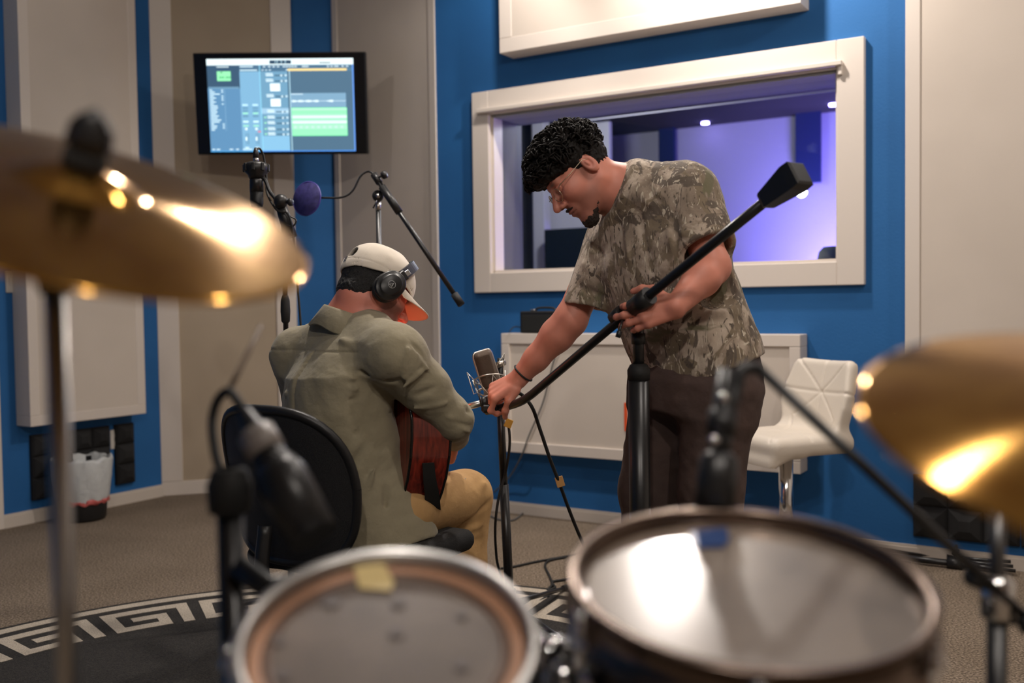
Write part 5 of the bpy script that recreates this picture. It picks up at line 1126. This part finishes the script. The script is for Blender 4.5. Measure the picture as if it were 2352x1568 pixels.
# ================================================================== bar stool
sd = 4.22; sc_ = W3(1805, 1030, sd); sbase = fl(sc_); stl = empty('bar_stool', sbase, 'white quilted bar stool on a chrome column at the blue wall', 'stool')
sF = unit(A(*cv(-.93, 0, .36)[:2], 0)); sRt = np.cross(sF, UPZ); RS = np.stack([sF, -sRt, UPZ], 1); zs = W3(1800, 1012, sd)[2]
so = sbase + UPZ*zs
M_STOOL = mat('white_leatherette', hexc(222, 212, 198), .5, bump=(140, .12), spec=.4)
def stool_f(P):
    q = (P-so.astype(np.float32))@RS.astype(np.float32); x, y, z = q.T
    d = s_box(q, (.0, 0, .0), (.205, .205, .042), None, .04)
    d = smin(d, s_box(np.stack([x, y, z+.05*(x > .1)*(x-.1)/.1], 1), (.12, 0, -.01), (.09, .19, .035), None, .03), .03)
    t = math.radians(13); bx_, bz_ = x+.20, z-.14
    u = bx_*math.cos(t)+bz_*math.sin(t); w = -bx_*math.sin(t)+bz_*math.cos(t); hw = .215 - .25*np.clip(np.abs(w-.02)-.03, 0, 1)
    cu = u - 1.1*y*y
    b = np.maximum(np.maximum(np.abs(cu)-.030, np.abs(w-.03)-.165), (np.abs(y)-hw)*.95); b = b - .012*0
    b = smax(smax(np.abs(cu)-.032, np.abs(w-.03)-.168, .03), (np.abs(y)-hw)*.95, .03)
    d = smin(d, b, .05)
    # stitched grooves
    g = lambda v, w_: np.exp(-(v/w_)**2)
    onb = (w > -.06); gr = g(y, .006) + g(w-.055, .006) + g(np.abs(y)-1.15*np.abs(w-.055), .007); gs = g(np.abs(y)-.9*np.abs(x-.02), .006) + g(x-.02, .005)
    return d + .0045*np.where(onb & (x < -.10), gr, np.where(z > .02, gs, 0))
lo, hi = bounds([so, so+UPZ*.32-sF*.26, so+sF*.2], .30); lo[2] = so[2]-.08; hi[2] = so[2]+.40; sdf_obj('quilted_seat', stool_f, lo, hi, .0055, M_STOOL, stl)
MB().tube([sbase+UPZ*.03, sbase+UPZ*(zs-.04)], .030, 28).build('column', M_CHROME, stl); MB().lathe([(.001, .02), (.20, .008), (.205, .0), (.001, 0)], sbase+UPZ*.001, UPZ, 40).build('base', M_CHROME, stl); MB().lathe([(.03, .10), (.05, .06), (.09, .03), (.20, .012)], sbase, UPZ, 36).build('base_cone', M_CHROME, stl)
MB().tube([so-UPZ*.045+sF*.03, so-UPZ*.06+sF*.07-FW*.03, so-UPZ*.085+sF*.10-FW*.03], .006, 8).build('height_lever', M_BLKMET, stl)
# ================================================================== round rug with a key border
rcn = A(-.58, 2.38, 0); RR_ = 1.75; rug = empty('round_rug', rcn, 'round charcoal rug with a pale Greek key border under the guitarist', 'rug')
M_RUG = mat('charcoal_rug_pile', hexc(58, 54, 50), .97, noise=(160, hexc(34, 32, 30), 4, .35, .65), bump=(220, .8, 3, .006)); M_KEY = mat('pale_rug_pile', hexc(206, 194, 176), .97, noise=(160, hexc(176, 164, 148), 4, .35, .65), bump=(220, .7, 3, .006))
MB().lathe([(RR_, .0), (RR_, .003), (RR_-.006, .004), (.001, .004)], rcn, UPZ, 128).build('pile', M_RUG, rug)
key = ["########", "........", "#######.", "#.....#.", "#.###.#.", "#.#...#.", "#.#####."]; NU = 28; r0, r1 = RR_-.03, RR_-.37
km = MB(); da = 2*math.pi/NU
for i, row in enumerate(key):
    ra = r0 + (r1-r0)*i/7; rb = r0 + (r1-r0)*(i+1)/7
    j = 0
    while j < 8:
        if row[j] != '#': j += 1; continue
        k = j
        while k < 8 and row[k] == '#': k += 1
        n = max(2, (k-j)*2); A_ = np.linspace(j/8*da, k/8*da, n+1); V = []
        for z in (.0035, .0055):
            for r_ in (ra, rb): V += [(r_*math.cos(a_), r_*math.sin(a_), z) for a_ in A_]
        m_ = n+1; F = []
        for q in range(n): F += [(2*m_+q, 2*m_+q+1, 3*m_+q+1, 3*m_+q), (q, q+1, 2*m_+q+1, 2*m_+q), (m_+q, 3*m_+q, 3*m_+q+1, m_+q+1)]
        F += [(0, 2*m_, 3*m_, m_), (n, m_+n, 3*m_+n, 2*m_+n)]; km.add(V, F); j = k
kp = km.build('key_motif', M_KEY, rug); kp.location = (0, 0, 0)
for k in range(1, NU):
    c = kp.copy(); COL.objects.link(c); c.parent = rug; c.location = (0, 0, 0); c.rotation_euler = (0, 0, k*da)
# ================================================================== drums
M_SHELL = mat('black_gloss_shell', (.012, .012, .014, 1), .12, coat=.5)
def head_mat(name, c1, c2, rough):
    m = mat(name, c1, rough, noise=(9, c2, 4, .30, .70), spec=.5, coat=1.0); m.node_tree.nodes['Principled BSDF'].inputs['Coat Roughness'].default_value = .17; m.node_tree.nodes['Principled BSDF'].inputs['Coat IOR'].default_value = 2.3; return m
M_HEAD_R = head_mat('coated_drum_head', hexc(140, 126, 113), hexc(124, 111, 99), .42); M_HEAD_L = head_mat('worn_drum_head', hexc(132, 118, 107), hexc(98, 88, 81), .40)
M_TANR = mat('tan_head_collar', hexc(176, 132, 104), .4); M_DKHOOP = mat('dark_bronze_hoop', (.20, .15, .12, 1), .25, 1.0); M_RING = mat('brown_muffling_ring', hexc(98, 74, 60), .45); M_HOOP_T = mat('tan_tinted_hoop', (.50, .36, .27, 1), .28, 1.0)
def tom(label, c, n, R, depth, head, lugs, ring=False, hoopm=None, rot=0.0):
    n = unit(n); o = np.asarray(c, float); r = empty('tom_drum', o-n*depth, label, 'drum', 'rack toms'); X = frame_from(n)[:, 0]; Y = np.cross(n, X)
    MB().lathe([(R-.008, 0), (R-.004, -.01), (R-.004, -depth), (R-.02, -depth), (R-.02, -.02), (R-.008, 0)], o, n, 64).build('shell', M_SHELL, r)
    MB().lathe([(.001, .001), (R*.5, .001), (R-.010, .001), (R-.007, .001), (R-.004, .0008), (R+.002, -.004), (R+.002, -.008)], o, n, 72).build('drum_head', head, r)
    if ring: MB().lathe([(R*.82, .0016), (R*.82, .0022), (R*.89, .0022), (R*.89, .0016)], o, n, 72).build('muffling_ring', M_RING, r); MB().lathe([(R*.895, .0016), (R*.895, .0024), (R*.99, .0024), (R*.99, .0016)], o, n, 72).build('outer_ring', M_TANR, r)
    hm = hoopm or M_CHROME
    MB().lathe([(R+.001, -.002), (R+.001, .014), (R+.003, .0165), (R+.011, .0165), (R+.012, .014), (R+.006, .011), (R+.006, -.016), (R+.016, -.018), (R+.016, -.021), (R+.003, -.021), (R+.001, -.002)], o, n, 80).build('hoop', hm, r)
    MB().lathe([(R+.001, .002), (R+.006, .001), (R+.006, -.02), (R+.014, -.021), (R+.001, -.021), (R+.001, .002)], o-n*depth, n, 64).build('bottom_hoop', M_CHROME, r)
    for k in range(lugs):
        a_ = rot+2*math.pi*k/lugs; d = X*math.cos(a_)+Y*math.sin(a_); p = o+d*(R+.014)
        lg = MB().box(o+d*(R+.006)-n*(depth*.5), (.022, .016, depth*.5), np.stack([np.cross(n, d), d, n], 1), .006).build('lug', M_CHROME, r)
        MB().tube([p-n*(depth*.3), p-n*.004], .0035, 8).build('tension_rod', M_CHROME, lg); MB().lathe([(.001, .015), (.005, .014), (.006, .010), (.006, -.002), (.009, -.003), (.009, -.007), (.001, -.007)], p-n*.004, n, 12).build('rod_head', M_CHROME, lg); MB().box(o+d*(R+.011)-n*.019, (.026, .014, .010), np.stack([np.cross(n, d), d, n], 1), .004).build('hoop_ear', M_CHROME, lg)
    return r, o, n, X, Y
tr = tom('right rack tom with a pale coated head and blue tape', A(.211, .898, .885), A(.018, -.192, 1), .152, .20, M_HEAD_R, 6, False, M_DKHOOP, .35)
tl = tom('left rack tom with a worn head, brown ring and yellowed tape', A(-.115, .882, .853)-unit(A(.047, -.373, 1))*.014, A(.047, -.373, 1), .125, .18, M_HEAD_L, 6, True, M_STEEL, .1)
def on_head(t, x, y):                                          # photo point onto the drum head
    v = ray(x, y); k = np.dot(t[1]+t[2]*.0025-CP, t[2])/np.dot(v, t[2]); return CP+v*k
def patch(t, px, name, m_, th=.0012):
    P = [on_head(t, *p) for p in px]; V = np.array(P + [p+t[2]*th for p in P]); n = len(P)
    return MB().add(V, [list(range(n)), [n+i for i in range(n)]] + [(i, (i+1) % n, n+(i+1) % n, n+i) for i in range(n)]).build(name, m_, t[0])
patch(tr, [(1582, 1220), (1668, 1212), (1676, 1240), (1662, 1256), (1600, 1258)], 'damping_gel', mat('blue_gel', hexc(44, 70, 120), .3))
patch(tl, [(812, 1296), (872, 1278), (906, 1340), (896, 1358), (824, 1352)], 'tape', mat('yellowed_tape', hexc(206, 184, 128), .5), .0016)
# dark wear marks where the sticks land
for (x, y, s_) in ((915, 1382, 12), (1060, 1410, 9), (910, 1450, 13), (1060, 1525, 12), (640, 1470, 10), (650, 1548, 14), (760, 1378, 16)):
    patch(tl, [(x+s_*math.cos(a_)*1.5, y+s_*math.sin(a_)) for a_ in np.linspace(0, 2*np.pi, 14, endpoint=False)], 'stick_mark', mat('grey_stick_mark', hexc(96, 88, 86), .5), .0002)
# bass drum that carries the toms, and the double tom holder
bdc = A(.05, 1.02, .29); bd = empty('bass_drum', A(.05, 1.02, 0), 'black bass drum under the two rack toms', 'drum')
MB().lathe([(.265, -.19), (.275, -.18), (.275, .18), (.265, .19), (.255, .18), (.255, -.18), (.265, -.19)], bdc, (0, 1, 0), 64).build('shell', M_SHELL, bd)
for s_ in (-1, 1): MB().lathe([(.262, s_*.185), (.287, s_*.185), (.287, s_*.215), (.262, s_*.215), (.262, s_*.185)], bdc, (0, 1, 0), 64).build('wood_hoop', M_BLACK, bd); MB().lathe([(.001, s_*.192), (.262, s_*.192), (.265, s_*.192)], bdc, (0, 1, 0), 64).build('bass_head', M_HEAD_R, bd)
for s_ in (-1, 1): MB().tube([bdc+A(s_*.25, .1, -.05), A(.05+s_*.36, 1.18, .012)], .010, 8).build('spur', M_CHROME, bd)
MB().tube([bdc+A(0, 0, .26), A(.05, 1.02, .80)], .0125, 14).build('tom_post', M_CHROME, bd); MB().lathe([(.013, -.02), (.024, -.018), (.024, .018), (.013, .02)], A(.05, 1.02, .76), UPZ, 18).build('post_clamp', M_CHROME, bd)
for s_, q in ((-1, tl), (1, tr)):
    e = q[1]-q[2]*.10 + unit(A(-s_*1.0, .55, 0))*.125
    MB().tube(spline([A(.05, 1.02, .785), A(.05+s_*.012, 1.0, .80), e], 6), .0105, 10).build('tom_arm', M_CHROME, bd); MB().box(e, (.04, .03, .05), frame_from(q[2]), .008).build('arm_bracket', M_CHROME, bd); knob(bd, A(.05+s_*.03, 1.0, .745), A(s_, -.6, 0), .012, .035, M_CHROME)
# cymbals
M_CYM = mat('lathed_bronze', (.55, .28, .06, 1), .13, 1.0, aniso=.82)
nt = M_CYM.node_tree; L = nt.links.new; tcn = nt.nodes.new('ShaderNodeTexCoord'); sp = nt.nodes.new('ShaderNodeVectorMath'); sp.operation = 'LENGTH'; L(tcn.outputs['Object'], sp.inputs[0])
n_ = nt.nodes.new('ShaderNodeTexNoise'); n_.noise_dimensions = '1D'; n_.inputs['Scale'].default_value = 260; n_.inputs['Detail'].default_value = 4; L(sp.outputs['Value'], n_.inputs['W'])
bpn = nt.nodes.new('ShaderNodeBump'); bpn.inputs['Strength'].default_value = .22; bpn.inputs['Distance'].default_value = .0008; L(n_.outputs['Fac'], bpn.inputs['Height']); L(bpn.outputs['Normal'], nt.nodes['Principled BSDF'].inputs['Normal'])
n2 = nt.nodes.new('ShaderNodeTexNoise'); n2.inputs['Scale'].default_value = 16; n2.inputs['Detail'].default_value = 5; L(tcn.outputs['Object'], n2.inputs['Vector'])
rp = nt.nodes.new('ShaderNodeValToRGB'); rp.color_ramp.elements[0].position = .35; rp.color_ramp.elements[0].color = (.46, .22, .04, 1); rp.color_ramp.elements[1].position = .68; rp.color_ramp.elements[1].color = (.68, .38, .09, 1); L(n2.outputs['Fac'], rp.inputs[0]); L(rp.outputs[0], nt.nodes['Principled BSDF'].inputs['Base Color'])
def cymbal(name, label, c, n, R):
    n = unit(n); mb = MB(); b = .052; H_ = R*.075; pr = [(.006, H_+.017)]
    for k in range(1, 9): r_ = b*k/8; pr.append((max(r_, .0065), H_+.017*math.cos(min(r_/b, 1)*math.pi/2)**.8 if k < 8 else H_))
    for k in range(1, 25): t_ = k/24; r_ = b+(R-b)*t_; pr.append((r_, H_*(1-t_**1.5)))
    low = [(r_, h-.0014) for r_, h in pr[::-1]]
    mb.lathe(pr+low+[pr[0]], (0, 0, 0), UPZ, 96, A(1, 0, 0)); o = mb.build(name, M_CYM); R_ = frame_from(n); o.matrix_world = Matrix([[*R_[0], c[0]], [*R_[1], c[1]], [*R_[2], c[2]], [0, 0, 0, 1]])
    return tag(o, label, 'cymbal', 'cymbals'), np.asarray(c)+n*H_, n
cyl, lc, ln = cymbal('crash_cymbal', 'large golden cymbal at the upper left with a black wing nut', (-.365, .841, 1.242), A(.39, -.296, 1), .2)
cyr, rc2, rn = cymbal('ride_cymbal', 'golden cymbal at the right picture edge', (.444, .677, 1.056), A(.017, -.335, 1), .2)
def cym_stand(label, c, n, foot, tube_m, hub_r=.34):
    r = empty('cymbal_stand', foot, label, 'cymbal stand', 'cymbal stands'); 
    tl_ = c - n*.05; topz = tl_[2]-.03; j = A(foot[0], foot[1], topz)
    MB().tube([j, tl_, c+n*.040], .004, 10).build('tilter_rod', M_STEEL, r); MB().lathe([(.001, -.014), (.017, -.012), (.017, .012), (.001, .014)], j, A(1, .3, 0), 18).build('tilter', M_BLACK, r)
    MB().tube([A(*foot[:2], .62), j], .0095, 14).build('upper_tube', tube_m, r); MB().tube([A(*foot[:2], .10), A(*foot[:2], .66)], .0127, 14).build('lower_tube', tube_m, r); MB().lathe([(.010, -.02), (.019, -.018), (.019, .018), (.010, .02)], A(*foot[:2], .66), UPZ, 16).build('height_clamp', M_STEEL, r); knob(r, A(*foot[:2], .66), A(.6, -.8, 0), .012, .04)
    for k in range(3):
        a_ = .9+2*math.pi*k/3; d = A(math.cos(a_), math.sin(a_), 0); lg = MB().tube([A(*foot[:2], .30)+d*.012, A(*foot[:2], 0)+d*hub_r+UPZ*.014], .007, 8).build('leg', M_STEEL, r); MB().ball(A(*foot[:2], .014)+d*hub_r, .0135, 10).build('rubber_foot', M_RUBBER, lg)
    MB().lathe([(.001, .012), (.015, .012), (.018, .015), (.018, .026), (.014, .030), (.001, .030)], c, n, 20).build('felt', mat('black_felt', (.010, .010, .010, 1), .95), r)
    X = frame_from(n, A(1, 0, 0))[:, 0]; Y = np.cross(n, X)
    MB().lathe([(.001, .026), (.015, .028), (.016, .040), (.010, .056), (.004, .064), (.001, .065)], c, n, 14).build('wing_nut', M_BLACK, r)
    for s_ in (-1, 1): MB().prism([(.002, .030), (.019, .032), (.017, .050), (.009, .060), (.002, .060)], c-Y*.004, X*s_, n, Y, .008).build('nut_wing', M_BLACK, r)
    return r
cym_stand('steel cymbal stand below the left cymbal', lc, ln, fl(W3(128, 720, .885)), M_STEEL); cym_stand('steel cymbal stand below the right cymbal', rc2, rn, fl(rc2+A(.02, .06, 0)), M_STEEL, .3)
# ================================================================== close microphones in front
ft = fl(W3(2290, 1380, 1.16)); fs = empty('boom_stand', ft, 'dark boom stand at the lower right with its boom reaching over the right tom', 'microphone stand'); z1 = W3(2290, 1370, 1.16)[2]; z2 = W3(2288, 1150, 1.16)[2]
MB().tube([ft+UPZ*.08, ft+UPZ*z1], .0116, 14).build('lower_tube', M_BLKMET, fs); MB().tube([ft+UPZ*(z1-.05), ft+UPZ*z2], .0088, 14).build('upper_tube', mat('dark_steel', (.16, .16, .16, 1), .35, 1.0), fs); MB().lathe([(.010, -.026), (.019, -.023), (.019, .018), (.010, .026)], ft+UPZ*z1, UPZ, 18).build('clutch', M_CHROME, fs); knob(fs, ft+UPZ*(z1+.01), cv(-1, .5, .3), .012, .045, M_CHROME); knob(fs, ft+UPZ*(z1-.03), cv(1, .1, .3), .014, .05); tripod(fs, ft, .30, .09, .2)
e0, e1 = W3(2300, 1365, 1.145), W3(1742, 845, 1.12); MB().tube([lerp(e0, e1, -.12), e1], .0062, 12).build('boom', M_BLKMET, fs)
tm = empty('tom_microphone', W3(1640, 1175, 1.08), 'black microphone pointing down at the right tom in front of the dark trousers', 'microphone')
q0, q1 = W3(1668, 850, 1.115), W3(1642, 1166, 1.075); MB().tube([q0, lerp(q0, q1, .5), lerp(q0, q1, .62)], [.010, .0132, .0132], 16).build('mic_handle', M_BLKMET, tm); MB().tube([lerp(q0, q1, .60), lerp(q0, q1, .66), q1], [.0136, .0215, .0225], 18).build('mic_head', mat('dark_mic_head', (.016, .016, .017, 1), .35), tm); MB().tube([lerp(q0, q1, .62), lerp(q0, q1, .645)], .0162, 18).build('mic_ring', M_STEEL, tm)
MB().tube(spline([e1, W3(1705, 850, 1.115), W3(1690, 900, 1.11), W3(1668, 960, 1.10)], 6), .0072, 10).build('clip', M_BLACK, tm); MB().tube([lerp(q0, q1, .30), lerp(q0, q1, .48)], .016, 16).build('clip_sleeve', M_BLACK, tm); MB().ball(W3(1660, 912, 1.085), .007, 12).build('clip_screw', M_CHROME, tm); MB().ball(W3(1640, 1010, 1.075), .006, 12).build('switch_screw', M_CHROME, tm)
# tom microphone and its stand on the left
lf = fl(W3(532, 1300, 1.13)); fs2 = empty('short_microphone_stand', lf, 'short black stand with a looping cable left of the left tom', 'microphone stand'); zt = W3(530, 1112, 1.13)[2]
MB().tube([lf+UPZ*.08, lf+UPZ*zt], .0152, 14).build('tube', M_BLKMET, fs2); MB().lathe([(.016, -.034), (.024, -.030), (.026, .0), (.020, .017), (.013, .020)], lf+UPZ*zt, UPZ, 16).build('clutch', M_RUBBER, fs2); tripod(fs2, lf, .26, .1, 2.2, .008)
MB().tube([W3(545, 1300, 1.12), W3(620, 1352, 1.11), W3(690, 1340, 1.10)], .014, 10).build('arm', M_BLKMET, fs2); MB().tube([W3(528, 893, 1.20), W3(600, 748, 1.28)], .0036, 8).build('shadow_rod', mat('shadow_brown', (.16, .12, .09, 1), .6, .2), fs2)  # the thin brown rod stands in for a shadow on the beige wall
tm2 = empty('tom_microphone', W3(690, 1240, 1.09), 'black microphone with a grey band aimed at the left tom in front of the chair', 'microphone')
q0, q1 = W3(560, 945, 1.15), W3(722, 1232, 1.08); MB().tube([q0, lerp(q0, q1, .16), lerp(q0, q1, .17), lerp(q0, q1, .42), lerp(q0, q1, .45)], [.009, .0145, .0185, .021, .021], 18).build('mic_handle', M_BLKMET, tm2); MB().tube([lerp(q0, q1, .18), lerp(q0, q1, .36)], .0220, 18).build('mic_band', mat('warm_grey_band', (.26, .23, .21, 1), .4), tm2); MB().tube([lerp(q0, q1, .44), lerp(q0, q1, .55), q1], [.024, .030, .027], 20).build('mic_head', MATS['dark_mic_head'], tm2)
cable('microphone_cable', 'dark cable looping above the black chair into the left tom microphone', [q0, W3(545, 920, 1.16), W3(524, 898, 1.18), W3(500, 920, 1.19), W3(488, 965, 1.19), W3(492, 1020, 1.17), W3(503, 1070, 1.15), W3(518, 1100, 1.14), W3(528, 1140, 1.13)], .0058)
# ================================================================== folded stands and cable along the wall on the right
def lying(label, x0, y0, x1, y1, r, z=.02):
    a_ = ground(x0, y0)+UPZ*z; b_ = ground(x1, y1)+UPZ*z; o = empty('folded_stand', lerp(a_, b_, .5)*A(1, 1, 0), label, 'microphone stand', 'folded stands on the floor')
    MB().tube([a_, b_], r, 10).build('tube', M_BLKMET, o); MB().tube([lerp(a_, b_, .62), lerp(a_, b_, .74)], r*1.9, 12).build('hub', M_BLACK, o)
    for k in (-1, 0, 1): MB().tube([lerp(a_, b_, .70)+UPZ*.012*(k+1), lerp(a_, b_, 1.12)+UPZ*(.014*(k+1)) + FW*A(1, 1, 0)*.02*k], .0075, 8).build('leg', M_BLKMET, o)
    knob(o, lerp(a_, b_, .66)+UPZ*r, UPZ+A(.4, 0, 0), .012, .05)
lying('rear folded black stand lying along the baseboard at the right', 1985, 1271, 2300, 1303, .013, .022); lying('front folded black stand lying on the carpet at the right', 2000, 1284, 2290, 1316, .014, .022)
cable('coiled_cable', 'coiled black cable on the carpet beside the folded stands', [ground(2060+34*math.cos(a_)+6*math.sin(3*a_), 1316+12*math.sin(a_)+2*math.cos(5*a_)) + UPZ*(.006+.004*(a_/6.28)) for a_ in np.linspace(0, 19, 46)], .005, n=3)
cable('floor_cable', 'black cable arching over the baseboard behind the right tom', [gz_(1955, 1262), gz_(1962, 1254), gz_(1985, 1250)+UPZ*.03, gz_(2010, 1254)+UPZ*.03, gz_(2030, 1268)+UPZ*.01, gz_(2070, 1290), gz_(2090, 1296)], .0055)
# added tuner box, and a red point light before the guitarist's face
tun = tag(MB().box(T0 + nk*.90 + gz*(dep+.02) + gy*.03, (.04, .03, .025), np.stack([nk, gy, gz], 1), .004).build('added_tuner', M_BLACK), 'small black clip-on tuner added on the headstock, with no glow of its own', 'tuner')
lamp('red_glow', 'POINT', tuple(GL(.16, .03, -.12)), .22, (1.0, .16, .09), .02)  # unseen source, added for the red light on face and brim
